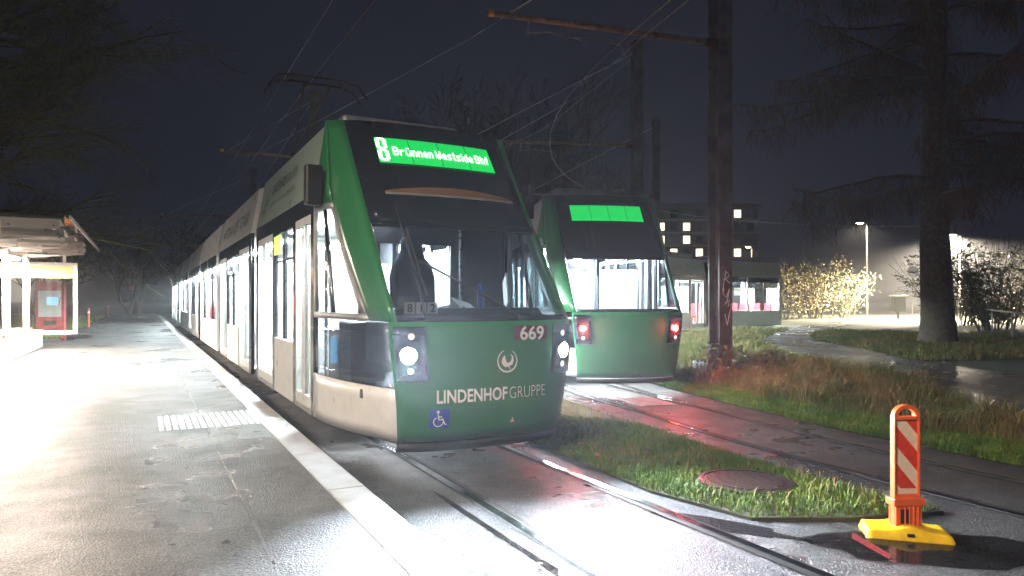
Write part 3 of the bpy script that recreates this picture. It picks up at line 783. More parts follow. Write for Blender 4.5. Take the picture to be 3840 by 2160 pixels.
# driver's things on the dashboard
fl = MB().lathe([(.03,0),(.034,.01),(.034,.17),(.028,.185),(.028,.225),(.024,.23)],16)
o = fl.build('thermos_flask','badge_blue'); o.location = t1.matrix_basis @ Vector((1.0,-.18,1.425)); tag(o, 'dark blue flask standing on the tram dashboard behind the windscreen', 'flask')
o = MB().box(-.13,.13,-.1,.1,0,.012).build('papers','poster_paper',bevel=.003); o.location = t1.matrix_basis @ Vector((1.05,-.02,1.45)); o.rotation_euler = (R(18),R(-14),R(110)); tag(o,'white papers lying beside the flask on the dashboard','papers')
o = MB().box(-.12,.12,-.01,.01,0,.32).build('clipboard','poster_paper',bevel=.004); o.location = t1.matrix_basis @ Vector((1.1,-.52,1.43)); o.rotation_euler = (0,R(22),R(100)); tag(o,'white clipboard leaning upright at the far end of the dashboard','clipboard')

# second tram, round the loop: tail towards the camera
phi0 = math.pi + math.asin((LC.y-10.25)/21.0)
pA = LP(phi0)
def loop_frame(s):     # s metres along the loop from the tail
    ph = phi0 - s/21.0; p = LP(ph); t = Vector((math.sin(ph), -math.cos(ph), 0)); return p, t
t2 = empty('tram', pA, 'second tram seen from its tail on the loop with red tail lights', 'tram', 0)
def mod_matrix(s0, s1):
    a, _ = loop_frame(s0); c, _ = loop_frame(s1); d = (c-a).normalized(); ang = math.atan2(d.y, d.x)
    return Matrix.Translation(a - pA) @ Matrix.Rotation(ang, 4, 'Z') @ Matrix.Translation((-s0,0,0))
M = mod_matrix(0, 6.3); make_end(t2, M, tail=True); make_section(t2, M, 2.25, 6.3, 'front', roofm='paint_white')
wheels(t2, M, 3.9)
for i, s0 in enumerate([6.3, 12.2, 18.1, 24.0]):
    M = mod_matrix(s0, s0+5.9); make_bellows(t2, M, s0-.02, s0+.62); make_section(t2, M, s0+.6, s0+5.85, 'w' if i % 2 else 'door')
    if i % 2 == 0: wheels(t2, M, s0+3.2)

# ------------------------------------------------------------------ overhead line
def hbeam(b, x, y, z0, z1, w, rz):
    t = .03*w/.3+.008; M = Matrix.Translation((x,y,0)) @ Matrix.Rotation(rz,4,'Z')
    h = w/2
    poly = [(-h,-h),(h,-h),(h,-h+t),(t/2,-h+t),(t/2,h-t),(h,h-t),(h,h),(-h,h),(-h,h-t),(-t/2,h-t),(-t/2,-h+t),(-h,-h+t)]
    n = 12; v = [tuple(M @ Vector((p[0],p[1],z0))) for p in poly] + [tuple(M @ Vector((p[0],p[1],z1))) for p in poly]
    b.add(v, [tuple(range(n))[::-1], tuple(range(n,2*n))] + [(i,(i+1)%n,(i+1)%n+n,i+n) for i in range(n)])
def mast(base, top, w, rz, arm_tip, arm_z, label, regs=((.75,1),), footing=True, thick=.045):
    bx, by, bz = base; root = empty('catenary_mast', base, label, 'mast', group=None)
    b = MB(); hbeam(b, 0,0,-.2,top-bz,w,rz); b.build('post','pole_steel',root)
    if footing:
        b = MB(); b.box(-.4,.4,-.4,.4,-.3,.1); b.build('footing','concrete',root,bevel=.03)
    tip = Vector(arm_tip) - Vector(base); d = Vector((tip.x, tip.y, 0)); L = d.length; d.normalize()
    z = arm_z - bz; a0 = d*.3 + Vector((0,0,z)); a1 = d*L + Vector((0,0,z+.08))
    b = MB(); b.tube([a0, a1], thick, 8); arm = b.build('bracket_arm','arm_steel',root,smooth=True)
    b = MB(); b.tube([d*.05+Vector((0,0,z-.02)), d*.32+Vector((0,0,z))], thick*1.5, 8); b.build('insulator','insulator',arm)
    b = MB(); b.tube([a1, a1+d*.1], thick*1.12, 8); b.build('end_cap','yellow_cap',arm)
    b = MB(); b.tube([d*.12+Vector((0,0,top-bz-.35)), a0.lerp(a1,.93)+Vector((0,0,.05))], .012, 5); b.build('stay_wire','wire',root)
    for f, sg in regs:
        q = a0.lerp(a1, f); b = MB()
        b.tube([q, q+d*.05*sg-Vector((0,0,.28))], .02, 5)
        b.tube([q-Vector((0,0,.25))+d*.05*sg, q-d*.35*sg-Vector((0,0,.2)), q-d*.95*sg-Vector((0,0,.28)), q-d*1.0*sg-Vector((0,0,.45))], .012, 5)
        b.build('registration_arm','galvanised',root)
    return root
gm = mast((3.75,12.3,.28), 9.2, .30, R(25), (-.3,11.2,0), 6.12, 'thick steel mast standing on the grass bank with graffiti on its side', regs=((.84,1),(.66,1)), thick=.055)
mast((3.62,19.8,.3), 9.0, .28, R(10), (-1.6,19.6,0), 6.0, 'dark steel mast on the bank behind the second tram, arm reaching left', regs=((.62,1),))
mast((6.2,29.4,.3), 9.3, .28, R(5), (.3,29.3,0), 6.0, 'slim farther mast just right of the one with the long arm', regs=((.6,1),))
mast((-6.35,21.9,0), 8.2, .26, R(28), (-8.9,21.1,0), 6.05, 'steel mast rising behind the tram roof near the pantograph', regs=((.7,1),))
mast((-14.0,37.0,0), 8.6, .26, R(28), (-18.7,36.6,0), 6.05, 'steel mast behind the middle of the tram', regs=((.55,1),(.75,1)))
mast((-29.3,53.7,.12), 7.9, .26, R(28), (-25.2,55,0), 5.85, 'lone steel mast at the far end of the platform carrying a round sign', regs=((.75,-1),))
mast((-31,66,0), 8.2, .26, R(28), (-33.5,66,0), 6, 'distant steel mast beyond the far end of the tram', regs=())
# graffiti scrawled on the first mast
gr = MB(); pv = Vector((3.75,12.3,0)); 
gn = Vector((math.cos(R(25)-math.pi/2), math.sin(R(25)-math.pi/2),0)); gt = Vector((math.cos(R(25)), math.sin(R(25)),0))
strokes = [[(-.02,2.0),(.03,1.98),(.05,1.93),(.0,1.88),(-.05,1.86)],[(.0,2.02),(-.02,1.9),(-.05,1.76),(-.04,1.66)],[(-.01,1.87),(.07,1.80)],
 [(-.06,1.72),(-.05,1.6),(.0,1.55),(.06,1.7)],[(.06,1.7),(.02,1.5),(-.02,1.42)],[(-.02,1.42),(.06,1.5),(.03,1.38),(.1,1.44),(.05,1.2),(.02,1.05)],[(-.02,1.25),(.02,1.05),(.05,1.22)]]
for st in strokes:
    gr.tube([pv + gt*x*1.3 + gn*.153 + Vector((0,0,z)) for x,z in st], .008, 4)
gr.v = [tuple(Vector(p) - Vector((3.75,12.3,.28))) for p in gr.v]; gr.build('graffiti','letter_white',gm)['kind'] = 'stuff'

def wire(pts, label, r=.009):
    o = MB().tube(pts, r, 5).build('contact_wire','wire'); return tag(o, label, 'overhead wire')
wire([W1(u,.06*math.sin(u*.2),5.42) for u in range(-14,70,3)], 'contact wire above the straight track touching the pantograph', .010)
wire([W1(u,.16,5.98+.0016*(u-26)**2*.15) for u in range(-14,70,3)], 'carrying wire above the straight track contact wire', .006)
wire([LP(R(a),.05,5.55) for a in range(228,80,-4)], 'contact wire following the curve of the loop rails', .010)
wire([LP(R(a),-.25,5.6) for a in range(228,186,-4)]+[LP(R(184),.2,5.6)+Vector((-1.3,3,0)), LP(R(178),0,5.6)+Vector((-5,8,0))], 'second wire leaving the loop wire towards the siding', .009)
wire([(3.7,12.3,9.0),(-1,15,7.2),(-8.2,22,6.2)], 'thin span wire running from the thick mast towards the tram', .007)
wire([(3.6,19.8,8.6),(1.0,22,7.0),(-6,30,5.6)], 'thin span wire from the second mast down behind the tram', .007)
wire([(-6.35,21.9,8.0),(-14,37,7.2),(-29.3,53.7,7.4)], 'thin feeder wire strung between masts along the platform', .008)

# round sign on the far mast
sg = empty('round_sign', (-29.75,53.2,2.45), 'small round red-ringed sign on the far platform mast', 'sign')
def disc(b, r0, r1, y, n=24):
    vs = []; 
    for k in range(n):
        a = 2*math.pi*k/n
        for r in (r0,r1): vs.append((r*math.cos(a), y, r*math.sin(a)))
    b.add(vs, [(2*k,2*k+1,2*((k+1)%n)+1,2*((k+1)%n)) for k in range(n)])
b = MB(); b.tube([(0,.03,0),(0,0,0)],.29,24); b.build('plate','letter_white',sg)
b = MB(); disc(b,.2,.29,-.006); b.build('red_ring','machine_red',sg)
b = MB(); b.tube([(.0,.05,0),(.45,.3,0)],.02,6); b.build('bracket','galvanised',sg)
# red marker posts
for (bx,by,h,lab) in ((-21.9,35.3,1.0,'red marker post on the lawn nearer the shelter'),(-35.2,59.5,1.1,'small red marker post farther along the lawn')):
    r = empty('marker_post',(bx,by,.11),lab,'post',group=None)
    MB().tube([(0,0,-.1),(0,0,h)],.055,10).build('shaft','post_red',r,smooth=False)
    MB().tube([(0,0,h*.72),(0,0,h*.82)],.058,10).build('reflector','letter_white',r)

# ------------------------------------------------------------------ shelter
SM = Matrix.Translation(P0) @ Matrix.Rotation(TH,4,'Z')
sh = empty('tram_shelter', W1(9.5,5.4,.14), 'brightly lit platform shelter with stepped metal slat roof and glass walls', 'shelter', TH)
so = Vector((9.5,5.4,.14))
def sb(): return MB(Matrix.Translation(-so))
nS = 10; du = 8.9/nS
for i in range(nS):
    ua = 9.5+i*du; zt = 2.93; ve = 4.0 + .16*(i % 2) + .05*(i % 3)
    b = sb(); b.prism([(ua,zt),(ua+du*.9,zt-.03),(ua+du*.9,zt-.045),(ua+.02,zt-.015),(ua+.02,zt-.17),(ua,zt-.17)], ve, 8.2, 'y')
    s_ = b.build('roof_slat','shelter_metal' if i % 2 else 'shelter_metal_shaded',sh)
    vb = ve + .85 + .2*(i % 3)
    b = sb(); b.prism([(ua-.03,zt-.06),(ua-.012,zt-.06),(ua-.012,zt-.26),(ua+.1,zt-.27),(ua+.1,zt-.285),(ua-.03,zt-.275)], vb, 8.2, 'y'); b.build('slat_lip','shelter_metal_shaded' if i % 2 else 'shelter_metal',s_)
    for vv in (ve+.1,vb-.1,vb+.1,vb+1.0):
        b = sb(); b.tube([(ua-.045,vv,zt-.12),(ua+.0,vv,zt-.12)],.014,6); b.build('rivet','dark_plastic',s_)
b = sb(); b.prism([(9.62,2.655),(18.3,2.655),(18.3,2.63),(9.62,2.63)], 5.85, 8.15, 'y'); b.build('soffit','soffit_board',sh)
b = sb(); b.prism([(9.4,2.96),(18.5,2.96),(18.5,2.985),(9.4,2.985)], 3.86, 8.25, 'y'); b.build('roof_sheet','clear_glass',sh)
b = sb(); b.box(9.4,18.5,3.83,3.86,2.93,3.0); b.build('roof_edge','frame_white',sh)
for uu in (11.0,14.0,17.0):
    b = sb(); b.prism([(4.3,2.72),(8.0,2.40),(8.0,2.72)], uu-.04, uu+.04, 'x'); b.build('roof_beam','frame_white',sh)
    b = sb(); b.tube([(uu,5.42,.0),(uu,5.42,2.66)],.075,14); b.build('column','frame_white',sh,smooth=True)
    b = sb(); b.tube([(uu,7.3,.0),(uu,7.3,2.5)],.075,14); b.build('column','column_grey',sh,smooth=True)
# concrete plinth, bench, back wall
b = sb(); b.box(9.6,19.2,5.3,5.62,0.0,.58); b.build('plinth','concrete',sh,bevel=.015)
b = sb(); b.box(9.6,19.2,5.28,6.2,.58,.64); b.build('plinth_cap','frame_white',sh,bevel=.008)
for k in range(5):
    b = sb(); b.box(10.2,15.6,5.95+.0*k,5.99,.86+.11*k,.95+.11*k); b.build('bench_slat','wood',sh,bevel=.006)
for k in range(4):
    b = sb(); b.box(10.2,18.2,5.42+.13*k,5.53+.13*k,.70,.735); b.build('bench_slat','wood',sh,bevel=.006)
# end screen, square to the track
b = sb(); u0 = 18.0
for args in ((u0,u0+.06,4.35,4.45,.54,2.56),(u0,u0+.06,6.2,6.3,.54,2.56),(u0,u0+.06,4.45,6.2,2.46,2.56),(u0,u0+.06,4.45,6.2,.54,.64)): b.box(*args)
es = b.build('end_screen_frame','frame_white',sh,bevel=.006)
b = sb(); b.box(u0+.02,u0+.035,4.45,6.2,.64,2.46); b.build('end_screen_glass','clear_glass',es)
b = sb(); b.box(u0+.012,u0+.019,4.45,6.2,2.12,2.46); b.build('orange_band','poster_orange',es)
b = sb(); b.box(u0,u0+.06,4.62,4.70,2.56,2.75); b.build('screen_hanger','frame_white',es)
# long back glazing
for a in np.arange(10.0, 17.9, 2.0):
    b = sb(); b.box(a+.05,a+1.95,6.22,6.235,.7,2.45); bw = b.build('back_pane','clear_glass',sh)
    b = sb(); b.box(a-.05,a+.05,6.2,6.26,.64,2.5); b.build('pane_post','frame_white',bw)
# lamps under the roof
for uu in (11.6,14.0,16.4):
    b = sb(); b.box(uu-.55,uu+.55,5.55,5.72,2.56,2.60); lm = b.build('lamp_tube','shelter_lamp',sh)
    b = sb(); b.box(uu-.6,uu+.6,5.52,5.75,2.602,2.66); b.build('lamp_housing','frame_white',lm)
    p = Vector((uu,5.63,2.5)) - so
    light('shelter_light','AREA', p, 1700, (1,.82,.66), sh, .8)
# ticket machine and timetable inside
tm = empty('ticket_machine', W1(26.4,5.8,.12), 'red and white ticket machine seen through the shelter end glass', 'ticket machine', TH)
MB().box(-.4,.4,-.45,.45,0,2.1).build('cabinet','machine_red',tm,bevel=.02)
MB().box(-.42,-.401,-.36,.36,.75,1.75).build('front_plate','poster_paper',tm)
MB().box(-.43,-.421,-.25,.1,1.2,1.5).build('screen','screen',tm)
MB().box(-.45,-.421,-.2,.2,.45,.62).build('coin_tray','dark_plastic',tm)
for i in range(2):
    tb = empty('timetable_case', W1(17.2-2.6*i,6.1,.14), ['white timetable sheet in a case near the shelter end screen','white timetable sheet in a case above the bench'][i], 'timetable', TH)
    MB().box(-.3,.3,-.02,.02,1.0,1.75).build('case','galvanised',tb)
    MB().box(-.26,.26,-.026,-.021,1.05,1.7).build('sheet','poster_paper',tb)
    MB().box(-.03,.03,-.02,.02,.55,1.0).build('stem','galvanised',tb)

# raised tactile strips at the boarding spot
dg = empty('tactile_paving', W1(2.95,1.5,.142), 'field of raised white tactile strips on the wet platform', 'tactile paving', TH)
for k in range(16):
    MB().prism([(.068*k,0),(.068*k+.04,0),(.068*k+.034,.007),(.068*k+.006,.007)], 0, .95, 'x').build('tactile_strip','strip_white',dg)

# manhole covers in the island
def manhole(x, y, r, lab):
    m = empty('manhole_cover',(x,y,.022),lab,'manhole cover',R(25))
    MB().lathe([(r*1.08,-.03),(r*1.08,.022),(r*.97,.026),(r*.97,-.02)],36).build('frame_ring','cast_iron',m)
    MB().lathe([(r*.95,-.03),(r*.95,.018),(r*.9,.02)],36).build('lid','cast_iron',m)
    for k in range(-7,8):
        y_ = k*r*.12; hw = math.sqrt(max(0,(r*.86)**2-y_**2))
        n = max(1,int(hw*2/.09))
        for j in range(n):
            a = -hw+2*hw*j/n; MB().box(a+.004,a+2*hw/n-.004,y_-.018,y_+.018,.018,.026).build('tread_rib','cast_iron',m)
manhole(1.88,5.5,.34,'round rusty manhole cover in the turf near the striped delineator')
# steel plate by the loop points
pp = empty('switch_cover', (1.95,10.0,.004), 'perforated steel cover plate between the loop rails', 'cover plate', R(108))
MB().box(-.4,.4,-.28,.28,0,.012).build('plate','galvanised',pp,bevel=.004)
for i in range(9):
    MB().box(-.36+.09*i-.03,-.36+.09*i+.03,-.24,.24,.012,.018).build('tread_rib','galvanised',pp)

# ------------------------------------------------------------------ striped delineator
dl = empty('delineator', (2.50,4.34,.0), 'orange striped delineator board on a yellow foot in a puddle', 'delineator', R(6))
# local: board in the x-z plane, facing -y
hw = .088
b = MB()
def board_frame(w, z0, z1, r, t, hole=True):
    out = [(-w,z0),(w,z0)] + [(w,z1-r)] + [(w-r+r*math.cos(a), z1-r+r*math.sin(a)) for a in np.linspace(0,math.pi/2,7)[1:]] + [(-w+r+r*math.cos(a), z1-r+r*math.sin(a)) for a in np.linspace(math.pi/2,math.pi,7)]
    return out
outer = board_frame(hw,.24,.835,.085,.02)
# side rails, handle bow and back plate as one bevelled moulding
b.box(-hw,-hw+.014,-.022,.022,.24,.755); b.box(hw-.014,hw,-.022,.022,.24,.755); b.box(-hw+.014,hw-.014,-.022,.022,.735,.755); b.box(-hw+.014,hw-.014,-.006,.012,.24,.735); b.box(-hw+.014,hw-.014,-.022,-.0065,.24,.262)
na = 16
for i in range(na):
    a0 = math.pi*i/na; a1 = math.pi*(i+1)/na
    vs = []
    for a in (a0,a1):
        for rr in (hw, hw-.028):
            for y in (-.02,.02): vs.append((rr*math.cos(a), y, .755+rr*.85*math.sin(a)))
    b.add(vs, [(0,1,5,4),(2,6,7,3),(0,4,6,2),(1,3,7,5)])
fr = b.build('board','delin_orange',dl,bevel=.003)
# reflective faces: cream sheet with slanting red bands
sx = hw-.0145; z0, z1 = .30, .733
MB().box(-sx,sx,-.0095,-.0062,.264,z1).build('reflective_sheet','delin_white',fr)
def clip_band(c0, c1, m):      # band between z = c + slope*x, falling to the right
    sl = -1.15; 
    poly = []
    P_ = [(-sx, c0+sl*-sx), (sx, c0+sl*sx), (sx, c1+sl*sx), (-sx, c1+sl*-sx)]
    def clip(poly, f, lerp):
        out = []
        for i in range(len(poly)):
            a, c = poly[i], poly[(i+1)%len(poly)]; fa, fc = f(a), f(c)
            if fa >= 0: out.append(a)
            if fa*fc < 0: t = fa/(fa-fc); out.append((a[0]+(c[0]-a[0])*t, a[1]+(c[1]-a[1])*t))
        return out
    P_ = clip(P_, lambda p: p[1]-z0, 0); P_ = clip(P_, lambda p: z1-.006-p[1], 0)
    if len(P_) > 2: MB().prism(P_, -.0112, -.0097, 'y').build('red_band', m, fr)
for c in (.255, .255+.235, .255+.47): clip_band(c, c+.125, 'delin_red')
# socket
b = MB(); b.box(-.105,.105,-.045,.045,.195,.24); b.box(-.088,.088,-.036,-.02,.06,.195); b.box(-.088,.088,.02,.036,.06,.195); b.box(.055,.088,-.02,.02,.06,.195); b.box(-.088,-.06,-.02,.02,.06,.195)
b.box(-.095,.095,-.05,.05,.04,.062)
for x in (-.03,.0,.03,.06): b.box(x-.004,x+.004,-.046,-.0362,.065,.194)
b.build('socket','delin_orange',dl,bevel=.005)
MB().box(-.058,.0,-.0375,-.0362,.085,.175).build('socket_opening','groove',dl)
for x in (.02,.075): MB().tube([(x,-.066,.05),(x,-.05,.05)],.011,8).build('bolt','dark_plastic',dl)
# foot: two sloping lobes
b = MB(); L_, w_ = .25, .135
def foot(i, j):
    x = -L_+2*L_*i; y = -w_+2*w_*j; e = min(1, (1-abs(2*i-1))/.12, (1-abs(2*j-1))/.2); e = max(0, e)
    h = .026+.024*math.sqrt(e)+.03*math.exp(-((x)/.1)**2)*e; return (x,y,h if 0 < i < 1 and 0 < j < 1 else .0)
b.grid(foot, 24, 14); ft = b.build('foot','base_yellow',dl,smooth=True,bevel=0)
ft.rotation_euler = (0,0,R(-22))
MB().lathe([(.02,.0),(.02,.006)],14,(.17,-.02,.042)).build('foot_hole','groove',ft)
MB().box(-.02,.02,-.135,-.05,.03,.046).build('foot_slot','groove',ft)
# puddle and red paint mark under it
def blob(name, c, rx, ry, z, m, seed, rz=0, kind='structure', n=48, amp=.3):
    b = MB(); vs = [(c[0],c[1],z)]
    for k in range(n):
        a = 2*math.pi*k/n; r = 1+amp*mnoise.noise(Vector((math.cos(a)*1.4+seed,math.sin(a)*1.4,seed)))+.12*mnoise.noise(Vector((math.cos(a)*5,math.sin(a)*5,seed)))
        x = rx*r*math.cos(a); y = ry*r*math.sin(a); vs.append((c[0]+x*math.cos(rz)-y*math.sin(rz), c[1]+x*math.sin(rz)+y*math.cos(rz), z))
    b.add(vs, [(0,1+k,1+(k+1)%n) for k in range(n)]); return tag(b.build(name,m), kind=kind)
blob('puddle',(2.55,4.1),.75,.30,.004,'water_film',2.0,R(-6))
blob('puddle',(1.35,4.55),.5,.1,.004,'water_film',5.0,R(-35),amp=.6)
blob('puddle',tuple(W1(-1.6,.72))[:2],1.6,.035,.004,'water_film',9.0,TH,amp=.8)
blob('puddle',tuple(W1(-2.6,1.1))[:2],.5,.10,.004,'water_film',11.0,TH,amp=.6)
blob('puddle',tuple(W1(24.5,4.9))[:2],1.6,.5,.144,'water_film',15.0,TH,amp=.7)
a = px(3195,2010); c_ = px(3335,2090); d = px(3480,2180)
b = MB(); n_ = Vector((.03,.055,0))
b.add([a-n_, c_-n_*.8, c_+n_*.8, a+n_],[(0,1,2,3)])
for v in range(4): b.v[v] = (b.v[v][0], b.v[v][1], .0065)
tag(b.build('red_paint_mark','red_paint'), kind='structure')

# fallen leaves
def leaf(name, loc, s, m, lab, grp):
    b = MB(); b.grid(lambda i,j: ((i-.5)*s, (j-.5)*s*(1-.8*abs(2*i-1)**1.6), .006+.3*s*(i-.5)**2+.2*s*(j-.5)**2*random.uniform(.5,1.5)), 6, 4)
    o = b.build(name,m,smooth=True,solid=.001); o.location = loc; o.rotation_euler = (R(random.uniform(-12,12)),R(random.uniform(-12,12)),random.uniform(0,6)); return tag(o,lab,'leaf',grp)
for (x,y) in ((2150,1590),(2205,1640),(2240,1710),(2180,1665),(2420,1700)):
    p = px(x,y,.05); leaf('fallen_leaf', p, .07, 'leaf_dead','orange fallen leaf on the green island turf','leaves on the island')
for (x,y,s) in ((3085,1528,.1),(3590,1615,.13),(3640,1612,.12),(3200,1590,.07)):
    p = px(x,y,.1); p.z = field_z(p.x,p.y)+.05; leaf('fallen_leaf', p, s, 'leaf_dead','pale brown leaf caught in the bank grass','leaves on the bank')
for (x,y,s) in ((845,2040,.06),(645,2050,.045),(790,1945,.035),(1325,1735,.03),(885,2090,.04),(300,1720,.04),(700,1760,.035)):
    p = px(x,y,.144); leaf('fallen_leaf', p, s, 'leaf_dark','dark scrap of leaf on the wet platform','leaves on the platform')
p = px(2020,2128,.0); leaf('fallen_leaf', p+Vector((0,0,.012)), .05, 'leaf_dead','reddish leaf lying between the straight rails','leaf between rails')

# ------------------------------------------------------------------ trees
def polyline(start, d, L, r0, n, wob, bend, rnd):
    pts = [Vector(start)]; d = Vector(d).normalized(); rad = [r0]
    for i in range(n):
        d = (d + Vector((rnd.gauss(0,wob), rnd.gauss(0,wob), rnd.gauss(0,wob*.7))) + Vector(bend)).normalized()
        pts.append(pts[-1] + d*(L/n)); rad.append(r0*(1-.8*(i+1)/n))
    return pts, rad
def grow(lists, start, d, L, r, level, maxl, rnd, kids, spread, bend, ratio=.6, wob=.12, minr=.006):
    n = 6 if level < 2 else 4
    pts, rad = polyline(start, d, L, r, n, wob, bend, rnd); rad = [max(minr,q) for q in rad]
    lists[min(level,len(lists)-1)].append((pts, rad))
    if level >= maxl: return
    k = kids[level]
    for i in range(k):
        t = .22 + .78*(i+rnd.random())/k; j = min(n-1, int(t*n)); f = t*n-j; p = pts[j].lerp(pts[j+1], min(1,f))
        ax = (pts[j+1]-pts[j]).normalized(); o = Vector((rnd.gauss(0,1),rnd.gauss(0,1),rnd.gauss(0,1))); o = (o-ax*o.dot(ax)).normalized()
        a = R(spread[level])*rnd.uniform(.6,1.25); nd = ax*math.cos(a)+o*math.sin(a)
        grow(lists, p, nd, L*ratio*rnd.uniform(.65,1.15)*(1.15-.5*t), max(minr, rad[j]*.55), level+1, maxl, rnd, kids, spread, bend, ratio, wob, minr)
def build_tree(name, loc, label, group, lists_m, cat='tree'):
    root = empty(name, loc, label, cat, group=group)
    for nm, m, polys, ns in lists_m:
        b = MB()
        for pts, rad in polys: b.tube(pts, rad, ns, cap=False)
        b.build(nm, m, root, smooth=True, fix=False)
    return root
def bare_tree(name, loc, label, seed, stems, H, r, kids, spread, group=None, m1='bark', m2='twig_dark', bend=(0,0,.03), minr=.01, lean=(0,0), fan=.35, ratio=.6, maxl=3):
    rnd = random.Random(seed); lists = [[],[],[],[]]
    for i in range(stems):
        a = 2*math.pi*i/stems + rnd.random(); d = Vector((math.cos(a)*fan*rnd.random()+lean[0], math.sin(a)*fan*rnd.random()+lean[1], 1))
        grow(lists, (math.cos(a)*.2*(stems>1), math.sin(a)*.2*(stems>1), -.1), d, H*rnd.uniform(.8,1), r*rnd.uniform(.7,1), 0, maxl, rnd, kids, spread, bend, ratio, minr=minr)
    return build_tree(name, loc, label, group, [('trunk', m1, lists[0]+lists[1], 7), ('crown', m2, lists[2]+lists[3], 3)])
# round bare tree behind the tram
bare_tree('bare_tree', (-2.2,52,-.1), 'round bare multi-stemmed tree rising behind the tram front', 11, 12, 16.5, .24, (12,9,7), (30,32,36), minr=.018, fan=.8, ratio=.4)
bare_tree('bare_tree', (-6.5,60,-.1), 'lower bare tree beside the round crown behind the tram', 12, 5, 13, .22, (11,8,6), (36,38,38), minr=.022, fan=.4, ratio=.46)
bare_tree('bare_tree', (4.5,58,-.1), 'smaller bare tree right of the round crown', 13, 5, 12.5, .22, (11,8,6), (36,40,40), minr=.022, fan=.5, ratio=.5)
# mossy tree overhanging the shelter
rnd = random.Random(5); lists = [[],[],[],[]]
grow(lists, (0,0,-.1), (.05,0,1), 15, .42, 0, 0, rnd, (0,), (0,), (0,0,0), wob=.03)
for i in range(38):
    z = 3.6 + 10.5*(i+rnd.random())/38; a = rnd.uniform(-1.25,1.05); L = rnd.uniform(5.0,7.6)*(1-.25*abs(z-8)/6)
    grow(lists, (0,0,z), (math.cos(a), math.sin(a), rnd.uniform(.05,.55)), L, .11, 1, 3, rnd, (0,16,9), (0,36,42), (0,0,-.012), .42, .13, .008)
build_tree('mossy_tree', (-17.6,20.5,.1), 'mossy bare tree spreading its branches over the shelter roof', None, [('trunk','bark_moss',lists[0]+lists[1],7),('crown','bark_moss',lists[2]+lists[3],3)])
# leafless hedge trees behind the shelter lawn
for i,(x,y,h,l) in enumerate(((-38,80,9,'low bare tree far beyond the lawn'),(-46,82,10,'dark bare tree behind the marker posts'),(-30,86,9.5,'dim bare tree beyond the end of the platform'),(-56,80,13,'tall dark bare tree left of the lone mast'),(-64,74,14,'dark bare tree far behind the shelter'))):
    bare_tree('bare_tree',(x,y,-.1),l,30+i,5,h,.2,(9,6,4),(38,40,40),minr=.03,fan=.6,ratio=.5)
# dark spruce right of the round tree
rnd = random.Random(3); lists = [[],[]]
lists[0].append(([Vector((0,0,-.1)),Vector((0,0,7)),Vector((.1,0,14))],[.25,.15,.03]))
for i in range(150):
    z = 1.5+12*rnd.random(); a = rnd.uniform(0,6.28); L = (14.2-z)*.27*rnd.uniform(.7,1.1)+.3
    pts = [Vector((0,0,z)), Vector((math.cos(a)*L*.5,math.sin(a)*L*.5,z-.05*L)), Vector((math.cos(a)*L,math.sin(a)*L,z-.22*L))]; lists[0].append((pts,[.04,.03,.01]))
    for k in range(16):
        t = rnd.uniform(.15,1); q = pts[0].lerp(pts[2],t); s_ = rnd.uniform(.2,.6)
        lists[1].append(([q, q+Vector((rnd.gauss(0,.3),rnd.gauss(0,.3),-s_))],[.055,.012]))
build_tree('spruce_tree', (3.3,47,-.1), 'dark spruce standing right of the round bare tree', None, [('trunk','bark',lists[0],5),('crown','needle_dark',lists[1],3)])
# thick larch on the bank
rnd = random.Random(21); lists = [[],[],[]]
tp = [Vector((0,0,-.15)),Vector((.02,0,.25)),Vector((0,0,1)),Vector((-.08,.0,3)),Vector((-.1,0,6)),Vector((0,0,10)),Vector((0,0,16))]
lists[0].append((tp,[.56,.46,.40,.36,.32,.24,.05]))
for i in range(54):
    z = 3.9+9.5*(i+rnd.random())/54; a = rnd.uniform(0,6.28); L = rnd.uniform(4.0,6.3)*(1-.03*(z-4))
    d = Vector((math.cos(a),math.sin(a),rnd.uniform(-.12,.2)))
    pts, rad = polyline((0,0,z), d, L, .075, 7, .09, (0,0,-.035), rnd); pts[-1].z += .25; lists[1].append((pts,[max(.012,q) for q in rad]))
    for k in range(110):
        t = rnd.uniform(.12,1)*7; j = min(6,int(t)); q = pts[j].lerp(pts[j+1],t-j); Ls = rnd.uniform(.25,1.0)
        sp, sr = polyline(q, (rnd.gauss(0,.35),rnd.gauss(0,.35),-.5+rnd.random()*.35), Ls, .011, 3, .2, (0,0,-.3), rnd)
        lists[2].append((sp,[max(.006,x) for x in sr]))
        for e in range(2):
            q2 = sp[1].lerp(sp[3],rnd.random()); lists[2].append(([q2, q2+Vector((rnd.gauss(0,.1),rnd.gauss(0,.1),-rnd.uniform(.1,.35)))],[.008,.005]))
build_tree('larch_tree', (11.65,18.7,.28), 'thick larch on the bank with drooping autumn twigs', None, [('trunk','bark',lists[0],14),('limbs','bark',lists[1],6),('crown','larch_twig',lists[2],3)])

